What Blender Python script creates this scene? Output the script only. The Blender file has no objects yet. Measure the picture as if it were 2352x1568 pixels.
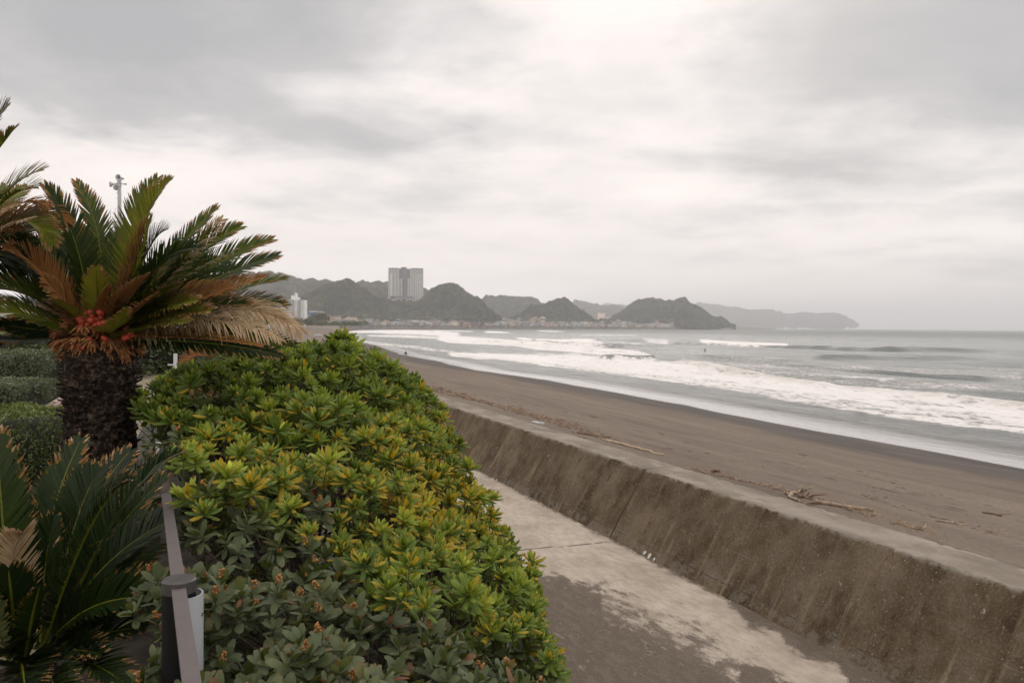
import bpy, math, random
import numpy as np
from mathutils import Vector, Matrix

rng = np.random.default_rng(7)
random.seed(7)
rad = math.radians
scene = bpy.context.scene
COL = scene.collection

# ---------------------------------------------------------------- camera
HC = 8.0                                   # eye height above the sea
PITCH, ROLL = rad(-1.13), rad(0.5)
FPX = 1829.3                               # focal length in pixels of a 2352 px wide picture
cf = np.array([0, math.cos(PITCH), math.sin(PITCH)])
r0 = np.array([1.0, 0, 0]); u0 = np.cross(r0, cf)
cr = math.cos(ROLL) * r0 + math.sin(ROLL) * u0
cu = -math.sin(ROLL) * r0 + math.cos(ROLL) * u0
cam = bpy.data.cameras.new('camera'); cam_o = bpy.data.objects.new('camera', cam); COL.objects.link(cam_o)
cam_o.matrix_world = Matrix(((cr[0], cu[0], -cf[0], 0), (cr[1], cu[1], -cf[1], 0), (cr[2], cu[2], -cf[2], HC), (0, 0, 0, 1)))
cam.lens = 28; cam.sensor_width = 36; cam.clip_start = 0.05; cam.clip_end = 60000
cam.dof.use_dof = True; cam.dof.focus_distance = 4.2; cam.dof.aperture_fstop = 7.1
scene.camera = cam_o

# ---------------------------------------------------------------- render / exposure
scene.view_settings.view_transform = 'Standard'; scene.view_settings.look = 'None'
scene.view_settings.exposure = 0.0; scene.view_settings.gamma = 1.0
scene.render.engine = 'CYCLES'
cy = scene.cycles
cy.max_bounces = 6; cy.diffuse_bounces = 3; cy.glossy_bounces = 3; cy.transmission_bounces = 3
cy.transparent_max_bounces = 4; cy.volume_bounces = 2
cy.caustics_reflective = False; cy.caustics_refractive = False
cy.use_denoising = True

# ---------------------------------------------------------------- sky and sun
SUN_AZ, SUN_EL = rad(14), rad(26)
world = bpy.data.worlds.new('World'); scene.world = world; world.use_nodes = True


class NT:
    """tiny node-tree helper"""
    def __init__(self, tree):
        self.t = tree; tree.nodes.clear()
    def n(self, kind, **kw):
        nd = self.t.nodes.new(kind)
        for k, v in kw.items():
            if k.startswith('i_'):
                key = k[2:]
                key = int(key) if key.isdigit() else key.replace('_', ' ')
                self.put(nd.inputs[key], v)
            else:
                setattr(nd, k, v)
        return nd
    def put(self, sock, v):
        if isinstance(v, bpy.types.NodeSocket): self.t.links.new(v, sock)
        elif isinstance(v, bpy.types.Node): self.t.links.new(v.outputs[0], sock)
        elif isinstance(v, (tuple, list)) and len(v) == 3 and sock.type == 'RGBA': sock.default_value = (*v, 1)
        else: sock.default_value = v
    def math(self, op, a, b=0.0, c=0.0, clamp=False):
        nd = self.n('ShaderNodeMath', operation=op, use_clamp=clamp)
        self.put(nd.inputs[0], a); self.put(nd.inputs[1], b); self.put(nd.inputs[2], c)
        return nd.outputs[0]
    def mix(self, fac, a, b, blend='MIX'):
        nd = self.n('ShaderNodeMix', data_type='RGBA', blend_type=blend)
        self.put(nd.inputs[0], fac); self.put(nd.inputs[6], a); self.put(nd.inputs[7], b)
        return nd.outputs[2]
    def ramp(self, fac, stops, interp='LINEAR'):
        nd = self.n('ShaderNodeValToRGB'); cr_ = nd.color_ramp; cr_.interpolation = interp
        while len(cr_.elements) < len(stops): cr_.elements.new(0.5)
        for e, (p, c) in zip(cr_.elements, stops):
            e.position = p; e.color = (c, c, c, 1) if isinstance(c, (int, float)) else (*c, 1)
        self.put(nd.inputs[0], fac)
        return nd.outputs[0]
    def map(self, v, a, b, c=0.0, d=1.0, smooth=True):
        nd = self.n('ShaderNodeMapRange'); nd.interpolation_type = 'SMOOTHSTEP' if smooth else 'LINEAR'
        for i, q in enumerate((v, a, b, c, d)): self.put(nd.inputs[i], q)
        return nd.outputs[0]
    def noise(self, vec, scale, detail=4, rough=0.55, dist=0.0, w=None):
        nd = self.n('ShaderNodeTexNoise')
        if w is not None: nd.noise_dimensions = '4D'; nd.inputs['W'].default_value = w
        if vec is not None: self.put(nd.inputs['Vector'], vec)
        nd.inputs['Scale'].default_value = scale; nd.inputs['Detail'].default_value = detail
        nd.inputs['Roughness'].default_value = rough; nd.inputs['Distortion'].default_value = dist
        return nd.outputs[0]
    def noiz(self, *a, k=1.7, **kw):
        return self.math('MULTIPLY_ADD', self.noise(*a, **kw), k, 0.5 - 0.5 * k)
    def scalev(self, vec, s, loc=(0, 0, 0), rot=(0, 0, 0)):
        nd = self.n('ShaderNodeMapping'); self.put(nd.inputs[0], vec)
        nd.inputs['Scale'].default_value = s; nd.inputs['Location'].default_value = loc; nd.inputs['Rotation'].default_value = rot
        return nd.outputs[0]
    def attr(self, name):
        nd = self.n('ShaderNodeAttribute'); nd.attribute_name = name
        return nd.outputs['Fac']
    def bump(self, h, strength=0.3, dist=0.02, normal=None):
        nd = self.n('ShaderNodeBump'); self.put(nd.inputs['Height'], h)
        nd.inputs['Strength'].default_value = strength; nd.inputs['Distance'].default_value = dist
        if normal is not None: self.put(nd.inputs['Normal'], normal)
        return nd.outputs[0]


def dirv(px, py):
    v = cf + cr * (px - 1176) / FPX - cu * (py - 784) / FPX
    return v / np.linalg.norm(v)


def build_world():
    T = NT(world.node_tree)
    out = T.n('ShaderNodeOutputWorld'); bg = T.n('ShaderNodeBackground')
    T.t.links.new(bg.outputs[0], out.inputs[0])
    sky = T.n('ShaderNodeTexSky', sky_type='NISHITA', sun_disc=False, sun_elevation=SUN_EL, sun_rotation=SUN_AZ)
    skyc = T.n('ShaderNodeVectorMath', operation='SCALE'); T.put(skyc.inputs[0], sky); skyc.inputs['Scale'].default_value = 0.1
    co = T.n('ShaderNodeTexCoord').outputs['Generated']
    sep = T.n('ShaderNodeSeparateXYZ'); T.put(sep.inputs[0], co)
    z = T.math('MAXIMUM', sep.outputs[2], 0.0)
    den = T.math('ADD', z, 0.16)
    cx = T.math('DIVIDE', sep.outputs[0], den); cyy = T.math('DIVIDE', sep.outputs[1], den)
    comb = T.n('ShaderNodeCombineXYZ'); T.put(comb.inputs[0], cx); T.put(comb.inputs[1], cyy)
    P = comb.outputs[0]
    # soft large heaps, elongated across the view, with billowy detail
    n1 = T.noise(T.scalev(P, (0.75, 0.8, 1)), 1.15, 4, 0.45, 0.3)
    n2 = T.noise(T.scalev(P, (1.3, 1.3, 1), loc=(3.1, 1.7, 0)), 1.7, 6, 0.52, 0.3)
    n3 = T.noise(T.scalev(P, (0.7, 1.5, 1), loc=(9.1, 4.7, 0)), 1.3, 4, 0.5, 0.2)
    base = T.math('ADD', T.math('MULTIPLY', n1, 0.5), T.math('ADD', T.math('MULTIPLY', n2, 0.28), T.math('MULTIPLY', n3, 0.22)))
    n4 = T.noise(T.scalev(P, (2.0, 2.0, 1), loc=(5.1, 2.2, 0)), 4.2, 7, 0.6, 0.8)
    base = T.math('ADD', T.math('MULTIPLY', T.math('SUBTRACT', base, 0.5), 1.5), T.math('MULTIPLY', T.math('SUBTRACT', n4, 0.5), 0.10))

    def blob(px, py, width, amt, sq=1.0):
        """a bank of thicker or thinner cloud round one direction of the sky"""
        d = dirv(px, py)
        dist = T.n('ShaderNodeVectorMath', operation='DISTANCE')
        T.put(dist.inputs[0], T.scalev(co, (1, 1, sq))); dist.inputs[1].default_value = (d[0], d[1], d[2] * sq)
        wob = T.math('ADD', dist.outputs['Value'], T.math('MULTIPLY', base, 0.55))
        g = T.map(wob, 0.0, width, amt, 0.0)
        return g
    terms = [blob(560, 130, 0.38, -0.58, 1.9), blob(150, 0, 0.34, -0.38, 1.6), blob(900, 60, 0.25, -0.16, 1.8), blob(330, 225, 0.15, -0.16, 1.6),
             blob(2330, 90, 0.42, -0.54, 1.5), blob(2100, -20, 0.35, -0.12, 1.3),
             blob(1640, 40, 0.16, 0.17, 1.3), blob(1680, 330, 0.35, 0.05, 1.6), blob(1250, 200, 0.26, -0.13, 2.4),
             blob(1330, 440, 0.24, -0.10, 4.0), blob(2250, 560, 0.16, -0.17, 4.0), blob(450, 420, 0.30, 0.10, 2.0),
             blob(1950, 560, 0.14, -0.08, 5.0), blob(2330, 270, 0.14, -0.14, 3.0), blob(780, 480, 0.16, -0.07, 3.0)]
    tot = T.math('MULTIPLY', base, 1.0)
    for b in terms: tot = T.math('ADD', tot, b)
    val = T.map(tot, -1.0, 0.42, 0.0, 1.0, smooth=False)
    cloud = T.ramp(val, [(0.05, (0.40, 0.40, 0.41)), (0.38, (0.53, 0.515, 0.51)), (0.58, (0.74, 0.705, 0.69)),
                         (0.74, (0.94, 0.865, 0.825)), (1.0, (1.12, 1.04, 0.98))])
    # near the horizon the deck closes to an even pale band
    low = T.map(sep.outputs[2], 0.0, 0.13, 1.0, 0.0)
    cloud = T.mix(T.math('MULTIPLY', low, 0.85), cloud, (0.90, 0.84, 0.82))
    # an overcast deck is brighter overhead than near the horizon
    zen = T.n('ShaderNodeVectorMath', operation='SCALE'); T.put(zen.inputs[0], cloud); T.put(zen.inputs['Scale'], T.map(sep.outputs[2], 0.42, 0.85, 1.0, 1.35))
    cloud = zen.outputs[0]
    col = T.mix(0.97, skyc.outputs[0], cloud)
    T.put(bg.inputs[0], col); bg.inputs[1].default_value = 1.12


build_world()
sun = bpy.data.lights.new('sun', 'SUN'); sun.energy = 0.55; sun.angle = rad(60); sun.color = (1, 0.95, 0.9)
sun_o = bpy.data.objects.new('sun', sun); COL.objects.link(sun_o)
sd = Vector((math.sin(SUN_AZ) * math.cos(SUN_EL), math.cos(SUN_AZ) * math.cos(SUN_EL), math.sin(SUN_EL)))
sun_o.rotation_euler = sd.to_track_quat('Z', 'Y').to_euler()


# ---------------------------------------------------------------- helpers
def hrep(v, ref=None):
    return v


def px_plane(px, py, z):
    """point where the sight line through a pixel meets the level z (world heights, sea = 0)"""
    v = cf + cr * (px - 1176) / FPX - cu * (py - 784) / FPX
    k = (z - HC) / v[2]
    return np.array([v[0] * k, v[1] * k, z])


def px_depth(px, py, Y):
    v = cf + cr * (px - 1176) / FPX - cu * (py - 784) / FPX
    k = Y / v[1]
    return np.array([v[0] * k, Y, HC + v[2] * k])


def to_px(X, Y, Z):
    P = np.stack([X, Y, Z - HC], -1)
    d = P @ cf
    d = np.where(np.abs(d) < 1e-6, 1e-6, d)
    return 1176 + FPX * (P @ cr) / d, 784 - FPX * (P @ cu) / d


WALL_A = rad(-21.9)
wd = np.array([math.sin(WALL_A), math.cos(WALL_A)]); wr = np.array([wd[1], -wd[0]])
WROT = -WALL_A                             # z rotation of things laid out along the wall (x = lateral, y = along)


def lt_xy(l, t):
    return l * wr[0] + t * wd[0], l * wr[1] + t * wd[1]


def xy_lt(X, Y):
    return X * wr[0] + Y * wr[1], X * wd[0] + Y * wd[1]


def _h(ix, iy, iz, seed):
    h = (ix * 374761393 + iy * 668265263 + iz * 2147483647 + seed * 974711) & 0xFFFFFFFF
    h = ((h ^ (h >> 13)) * 1274126177) & 0xFFFFFFFF
    h = h ^ (h >> 16)
    return (h & 0xFFFFFF) / float(0xFFFFFF)


def vnoise(x, y, seed=0):
    x = np.asarray(x, float); y = np.asarray(y, float)
    ix = np.floor(x).astype(np.int64); iy = np.floor(y).astype(np.int64)
    fx = x - ix; fy = y - iy
    fx = fx * fx * (3 - 2 * fx); fy = fy * fy * (3 - 2 * fy)
    a = _h(ix, iy, 0, seed); b = _h(ix + 1, iy, 0, seed); c = _h(ix, iy + 1, 0, seed); d = _h(ix + 1, iy + 1, 0, seed)
    return (a * (1 - fx) + b * fx) * (1 - fy) + (c * (1 - fx) + d * fx) * fy


def fbm(x, y, oct=4, seed=0):
    s = 0; a = 0.5; tot = 0
    for k in range(oct):
        s = s + a * vnoise(x * 2 ** k + 17.3 * k, y * 2 ** k - 9.1 * k, seed + k); tot += a; a *= 0.5
    return s / tot


def crowns(x, y, cell, seed=0, R=0.8):
    """height of a canopy of rounded tree crowns, in units of the cell"""
    gx = x / cell; gy = y / cell
    ix = np.floor(gx).astype(np.int64); iy = np.floor(gy).astype(np.int64)
    best = np.zeros_like(gx)
    for dx in (-1, 0, 1):
        for dy in (-1, 0, 1):
            jx = ix + dx; jy = iy + dy
            cx_ = jx + _h(jx, jy, 1, seed); cy_ = jy + _h(jx, jy, 2, seed)
            r = R * (0.6 + 0.6 * _h(jx, jy, 3, seed))
            d2 = ((gx - cx_) ** 2 + (gy - cy_) ** 2) / (r * r)
            best = np.maximum(best, np.sqrt(np.maximum(0, 1 - d2)) * r)
    return best


def sstep(a, b, x):
    t = np.clip((x - a) / (b - a), 0, 1)
    return t * t * (3 - 2 * t)


def new_mesh(name, verts, faces, mats, smooth=False, attrs=None, matidx=None, parent=None, quads=None):
    me = bpy.data.meshes.new(name)
    verts = np.asarray(verts, np.float32)
    if quads is not None:
        q = np.asarray(quads, np.int32)
        me.vertices.add(len(verts)); me.vertices.foreach_set('co', verts.ravel())
        me.loops.add(q.size); me.loops.foreach_set('vertex_index', q.ravel())
        me.polygons.add(len(q)); me.polygons.foreach_set('loop_start', np.arange(0, q.size, q.shape[1], dtype=np.int32))
        me.update(calc_edges=True)
    else:
        me.from_pydata([tuple(v) for v in verts.tolist()], [], faces); me.update()
    for m in (mats if isinstance(mats, (list, tuple)) else [mats]): me.materials.append(m)
    if matidx is not None: me.polygons.foreach_set('material_index', np.asarray(matidx, np.int32))
    if smooth: me.polygons.foreach_set('use_smooth', np.ones(len(me.polygons), bool))
    for k, a in (attrs or {}).items():
        at = me.attributes.new(k, 'FLOAT', 'POINT'); at.data.foreach_set('value', np.asarray(a, np.float32))
    o = bpy.data.objects.new(name, me); COL.objects.link(o)
    if parent is not None: o.parent = parent
    return o


def tag(o, label=None, cat=None, group=None, kind=None):
    if label: o['label'] = label
    if cat: o['category'] = cat
    if group: o['group'] = group
    if kind: o['kind'] = kind
    return o


def empty(name, loc=(0, 0, 0), rz=0.0):
    o = bpy.data.objects.new(name, None); COL.objects.link(o); o.location = loc; o.rotation_euler = (0, 0, rz)
    o.empty_display_size = 0.2
    return o


def copy_tree(o, parent=None):
    c = o.copy(); COL.objects.link(c); c.parent = parent
    for ch in o.children: copy_tree(ch, c)
    return c


def grid_quads(nr, nc, mask=None):
    i = np.arange(nr - 1)[:, None] * nc + np.arange(nc - 1)[None, :]
    q = np.stack([i, i + 1, i + nc + 1, i + nc], -1).reshape(-1, 4)
    if mask is not None:
        m = mask.ravel(); q = q[m[q].any(1)]
    return q


class MB:
    """collects boxes, tubes and patches into one mesh"""
    def __init__(self): self.v = []; self.f = []; self.m = []
    def add(self, vs, fs, mi=0):
        b = len(self.v); self.v += [tuple(float(c) for c in p) for p in vs]
        self.f += [tuple(b + i for i in f) for f in fs]; self.m += [mi] * len(fs)
    def box(self, x0, x1, y0, y1, z0, z1, mi=0):
        self.add([(x0, y0, z0), (x1, y0, z0), (x1, y1, z0), (x0, y1, z0), (x0, y0, z1), (x1, y0, z1), (x1, y1, z1), (x0, y1, z1)],
                 [(0, 3, 2, 1), (4, 5, 6, 7), (0, 1, 5, 4), (1, 2, 6, 5), (2, 3, 7, 6), (3, 0, 4, 7)], mi)
    def prism(self, poly, z0, z1, mi=0, mtop=None):
        n = len(poly)
        self.add([(x, y, z0) for x, y in poly] + [(x, y, z1) for x, y in poly],
                 [(i, (i + 1) % n, n + (i + 1) % n, n + i) for i in range(n)], mi)
        self.add([(x, y, z1) for x, y in poly], [tuple(range(n))], mi if mtop is None else mtop)
        self.add([(x, y, z0) for x, y in poly], [tuple(range(n - 1, -1, -1))], mi)
    def tube(self, pts, rads, seg=8, mi=0, caps=True):
        pts = [Vector(p) for p in pts]; n = len(pts); rings = []
        if not hasattr(rads, '__len__'): rads = [rads] * n
        t0 = (pts[1] - pts[0]).normalized(); up = Vector((0, 0, 1)) if abs(t0.z) < 0.95 else Vector((1, 0, 0))
        a = t0.cross(up).normalized()
        vs = []
        for i, p in enumerate(pts):
            t = (pts[min(i + 1, n - 1)] - pts[max(i - 1, 0)]).normalized()
            a = (a - t * a.dot(t)).normalized(); b = t.cross(a)
            for k in range(seg):
                an = 2 * math.pi * k / seg; vs.append(p + (a * math.cos(an) + b * math.sin(an)) * rads[i])
        fs = [(i * seg + k, i * seg + (k + 1) % seg, (i + 1) * seg + (k + 1) % seg, (i + 1) * seg + k) for i in range(n - 1) for k in range(seg)]
        if caps: fs += [tuple(range(seg - 1, -1, -1)), tuple((n - 1) * seg + k for k in range(seg))]
        self.add(vs, fs, mi)
    def lathe(self, prof, origin, axis, seg=20, mi=0):
        """profile of (distance along axis, radius)"""
        ax = Vector(axis).normalized(); up = Vector((0, 0, 1)) if abs(ax.z) < 0.9 else Vector((1, 0, 0))
        a = ax.cross(up).normalized(); b = ax.cross(a); o = Vector(origin); vs = []
        for d, r in prof:
            for k in range(seg):
                an = 2 * math.pi * k / seg; vs.append(o + ax * d + (a * math.cos(an) + b * math.sin(an)) * r)
        n = len(prof)
        fs = [(i * seg + k, i * seg + (k + 1) % seg, (i + 1) * seg + (k + 1) % seg, (i + 1) * seg + k) for i in range(n - 1) for k in range(seg)]
        self.add(vs, fs, mi)
    def build(self, name, mats, parent=None, smooth=False):
        return new_mesh(name, self.v, self.f, mats, smooth=smooth, matidx=self.m, parent=parent)


def mat(name):
    m = bpy.data.materials.new(name); m.use_nodes = True
    T = NT(m.node_tree)
    out = T.n('ShaderNodeOutputMaterial'); bs = T.n('ShaderNodeBsdfPrincipled')
    T.t.links.new(bs.outputs[0], out.inputs[0])
    T.out = out; T.bs = bs
    return m, T


def simple(name, col, rough=0.7, var=0.15, scale=8.0, metal=0.0, bump=0.0, spec=0.5, coords='Object'):
    m, T = mat(name)
    co = T.n('ShaderNodeTexCoord').outputs[coords]
    n = T.noiz(co, scale, 5, 0.6)
    dark = tuple(c * (1 - var) for c in col); lite = tuple(min(1, c * (1 + var)) for c in col)
    T.put(T.bs.inputs['Base Color'], T.ramp(n, [(0.3, dark), (0.7, lite)]))
    T.bs.inputs['Roughness'].default_value = rough; T.bs.inputs['Metallic'].default_value = metal
    T.bs.inputs['Specular IOR Level'].default_value = spec
    if bump: T.put(T.bs.inputs['Normal'], T.bump(n, bump, 0.01))
    return m


def objcol(name, rough=0.8, mul=1.0):
    """takes the colour the object itself carries, with a little weathering"""
    m, T = mat(name)
    oi = T.n('ShaderNodeObjectInfo')
    n = T.noise(T.n('ShaderNodeTexCoord').outputs['Object'], 0.6, 4, 0.6)
    T.put(T.bs.inputs['Base Color'], T.mix(T.map(n, 0.3, 0.7, 0.0, 0.25), oi.outputs['Color'], (0.12, 0.11, 0.1)))
    T.bs.inputs['Roughness'].default_value = rough
    return m


# ================================================================ COAST SHAPE
shore = np.array([lt_xy(44.4, -60), lt_xy(44.4, 0), (29.9, 46.2), (25, 59.3), (15.5, 88.9), (5.5, 116.7), (-6.5, 142.3), (-17, 178), (-29, 211.4),
                  (-49, 294), (-78, 393), (-118, 600), (-174.5, 842), (-216.8, 1120), (-195, 1340), (-77, 1659), (226.7, 2056),
                  (812, 3040), (1344, 3976), (1200, 4800), (800, 9000)], float)


def shore_u(X, Y):
    """signed distance inland from the water's edge"""
    X = np.asarray(X, float); Y = np.asarray(Y, float)
    bd = np.full(X.shape, 1e18); sg = np.ones(X.shape)
    for a, b in zip(shore[:-1], shore[1:]):
        d = b - a; L2 = d @ d
        t = np.clip(((X - a[0]) * d[0] + (Y - a[1]) * d[1]) / L2, 0, 1)
        qx = X - a[0] - t * d[0]; qy = Y - a[1] - t * d[1]
        d2 = qx * qx + qy * qy
        s = np.where(d[0] * qy - d[1] * qx >= 0, 1.0, -1.0)
        m = d2 < bd
        bd = np.where(m, d2, bd); sg = np.where(m, s, sg)
    return np.sqrt(bd) * sg


TERR = HC - 1.7; PROM = HC - 3.6; WTOP = HC - 3.6 * 0.678
FOOT_L, FRONT_L, BACK_L = 1.8297 * 3.6, 2.0252 * 3.6, 2.2104 * 3.6


def land_z(X, Y):
    u = shore_u(X, Y); l, t = xy_lt(X, Y)
    wob = (fbm(X / 9, Y / 9, 3, 5) - 0.5)
    uu = u + wob * 1.2
    s = np.clip(uu / 37.0, -1, 3)
    near = np.where(s > 0, 5.42 * (0.72 * s + 0.28 * s * s), s * 4.0)
    near = np.minimum(near, 5.5 + wob * 0.1)
    mid = np.where(u > 0, 3.2 * np.minimum(u, 60) / 60 + 3.4 * sstep(70, 130, u) + (fbm(X / 30, Y / 30, 3, 2) - .5) * 1.6 * sstep(40, 80, u), u * 0.12)
    far = np.where(u > 0, 1.6 * sstep(0, 14, u) + 5.4 * sstep(24, 27, u) + 19.0 * sstep(55, 330, u) + 25 * sstep(300, 1500, u), u * 0.12)
    r = np.hypot(X, Y)
    z = near + (mid - near) * sstep(190, 330, r)
    z = z + (far - z) * sstep(900, 1150, r)
    z = z + (fbm(X / 2.5, Y / 2.5, 3, 9) - 0.5) * 0.10 * sstep(1.5, 8, u) * (r < 500)
    under = (l < 7.6) & (t < 150)
    z = np.where(under, np.minimum(z, PROM - 0.5), z)
    z = np.where((l < -30) & (r < 900), TERR - 0.3, z)
    return z, u


# ---------------------------------------------------------------- materials of the ground
def mat_sand():
    m, T = mat('dark_sand')
    co = T.n('ShaderNodeTexCoord').outputs['Object']
    wet = T.attr('wet')
    big = T.noiz(T.scalev(co, (0.08, 0.025, 0.1)), 1.0, 5, 0.6, 0.3)
    mid = T.noiz(T.scalev(co, (0.5, 0.14, 0.3)), 1.0, 5, 0.6)
    fine = T.noiz(co, 9.0, 6, 0.75)
    grit = T.noiz(co, 55.0, 3, 0.8)
    dry = T.ramp(T.math('ADD', T.math('MULTIPLY', mid, 0.5), T.math('MULTIPLY', big, 0.5)),
                 [(0.3, (0.175, 0.142, 0.113)), (0.7, (0.262, 0.217, 0.177))])
    dry = T.mix(T.map(fine, 0.35, 0.75, 0.0, 0.5), dry, (0.10, 0.078, 0.06))
    rills = T.noiz(T.scalev(co, (0.9, 0.12, 0.1), loc=(7, 3, 0)), 1.6, 5, 0.65, 0.6)
    dry = T.mix(T.map(rills, 0.5, 0.8, 0.0, 0.28), dry, (0.085, 0.066, 0.052))
    dry = T.mix(T.map(grit, 0.62, 0.8, 0.0, 0.3), dry, (0.3, 0.27, 0.24))
    damp = T.ramp(mid, [(0.3, (0.066, 0.054, 0.046)), (0.7, (0.098, 0.082, 0.070))])
    jit = T.math('ADD', wet, T.math('MULTIPLY', T.math('SUBTRACT', big, 0.5), 0.7))
    dm = T.map(jit, 0.30, 0.62)
    col = T.mix(dm, dry, damp)
    # a trodden line of footprints: rounded dents along the beach
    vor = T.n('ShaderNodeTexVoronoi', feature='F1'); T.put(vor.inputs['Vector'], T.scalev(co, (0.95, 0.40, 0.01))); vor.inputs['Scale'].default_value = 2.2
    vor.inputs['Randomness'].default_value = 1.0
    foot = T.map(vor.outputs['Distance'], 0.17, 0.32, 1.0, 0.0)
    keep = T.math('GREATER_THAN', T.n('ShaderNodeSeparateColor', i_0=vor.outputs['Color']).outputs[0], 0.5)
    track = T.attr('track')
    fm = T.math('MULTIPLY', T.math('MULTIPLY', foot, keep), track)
    col = T.mix(T.math('MULTIPLY', fm, 0.8), col, (0.05, 0.039, 0.031))  # shade of the dents and damper sand painted as one dark colour
    T.put(T.bs.inputs['Base Color'], col)
    film = T.attr('film')
    T.put(T.bs.inputs['Roughness'], T.math('SUBTRACT', T.map(dm, 0, 1, 0.95, 0.75, smooth=False), T.math('MULTIPLY', film, 0.10)))
    T.put(T.bs.inputs['Specular IOR Level'], T.math('ADD', T.map(dm, 0, 1, 0.05, 0.12), T.math('MULTIPLY', film, 0.0)))
    h = T.math('ADD', T.math('MULTIPLY', fine, 0.6), T.math('ADD', T.math('MULTIPLY', grit, 0.2), T.math('MULTIPLY', fm, -1.2)))
    h = T.math('MULTIPLY', T.math('MULTIPLY', h, T.map(dm, 0, 1, 1.0, 0.25)), T.math('SUBTRACT', 1.0, T.math('MULTIPLY', film, 0.96)))
    T.put(T.bs.inputs['Normal'], T.bump(h, 0.55, 0.06))
    return m


def mat_land():
    m, T = mat('scrub_land')
    co = T.n('ShaderNodeTexCoord').outputs['Object']
    n = T.noise(co, 0.05, 6, 0.65); n2 = T.noise(co, 0.3, 5, 0.7)
    c = T.ramp(n, [(0.3, (0.10, 0.10, 0.06)), (0.5, (0.17, 0.15, 0.11)), (0.7, (0.13, 0.14, 0.07))])
    c = T.mix(T.map(n2, 0.4, 0.7, 0, 0.6), c, (0.22, 0.19, 0.15))
    T.put(T.bs.inputs['Base Color'], c); T.bs.inputs['Roughness'].default_value = 0.95
    return m


M_SAND = mat_sand(); M_LAND = mat_land()


def build_land():
    rr = 5.5 * (4600 / 5.5) ** (np.arange(640) / 639.0)
    th = np.linspace(rad(-52), rad(52), 620)
    Rg, Tg = np.meshgrid(rr, th, indexing='ij')
    X = Rg * np.sin(Tg); Y = Rg * np.cos(Tg)
    z, u = land_z(X, Y); l, t = xy_lt(X, Y)
    px, py = to_px(X, Y, z)
    wet = 1 - sstep(3.0, 17.0, u + (fbm(X / 14, Y / 14, 3, 3) - .5) * 7)
    # the damp band read along the beach: darker strip above the wash, paler sand above it
    film = (1 - sstep(-0.5, 2.2, u)) * 1.0
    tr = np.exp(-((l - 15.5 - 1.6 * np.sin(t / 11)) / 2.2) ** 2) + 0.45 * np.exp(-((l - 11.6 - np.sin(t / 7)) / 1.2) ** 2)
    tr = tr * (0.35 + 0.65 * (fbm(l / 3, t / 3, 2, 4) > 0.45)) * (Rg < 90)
    mask = (u > -40) & ~((u > 1700))
    q = grid_quads(*X.shape, mask=mask)
    um = u.ravel()[q].mean(1); rm = Rg.ravel()[q].mean(1)
    sandy = (rm < 330) | ((um < 55) & (rm < 1000)) | (um < 12)
    loc = np.stack([l, t, z], -1).reshape(-1, 3)
    for name, msk, m in (('beach', sandy, M_SAND), ('coastal_land', ~sandy, M_LAND)):
        qq = q[msk]; used, inv = np.unique(qq, return_inverse=True)
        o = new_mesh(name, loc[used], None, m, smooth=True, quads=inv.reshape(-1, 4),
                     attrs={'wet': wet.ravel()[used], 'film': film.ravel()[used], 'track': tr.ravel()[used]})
        o.rotation_euler = (0, 0, WROT); tag(o, kind='structure')
        o['label'] = 'dark grey brown sand beach sloping to the surf' if name == 'beach' else 'low scrubby ground behind the far shore'


build_land()


# ================================================================ SEA
def seg_dist(X, Y, pts):
    """distance to a polyline, signed: positive on its shoreward side; and position along it 0..1"""
    bd = np.full(X.shape, 1e18); sg = np.ones(X.shape); pos = np.zeros(X.shape)
    n = len(pts) - 1
    for i, (a, b) in enumerate(zip(pts[:-1], pts[1:])):
        d = b - a; L2 = d @ d
        tt = ((X - a[0]) * d[0] + (Y - a[1]) * d[1]) / L2; t = np.clip(tt, 0, 1)
        qx = X - a[0] - t * d[0]; qy = Y - a[1] - t * d[1]; d2 = qx * qx + qy * qy
        s = np.where(d[0] * qy - d[1] * qx >= 0, -1.0, 1.0)
        m = d2 < bd; bd = np.where(m, d2, bd); sg = np.where(m, s, sg); pos = np.where(m, (i + t) / n, pos)
    return np.sqrt(bd) * sg, pos


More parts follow.
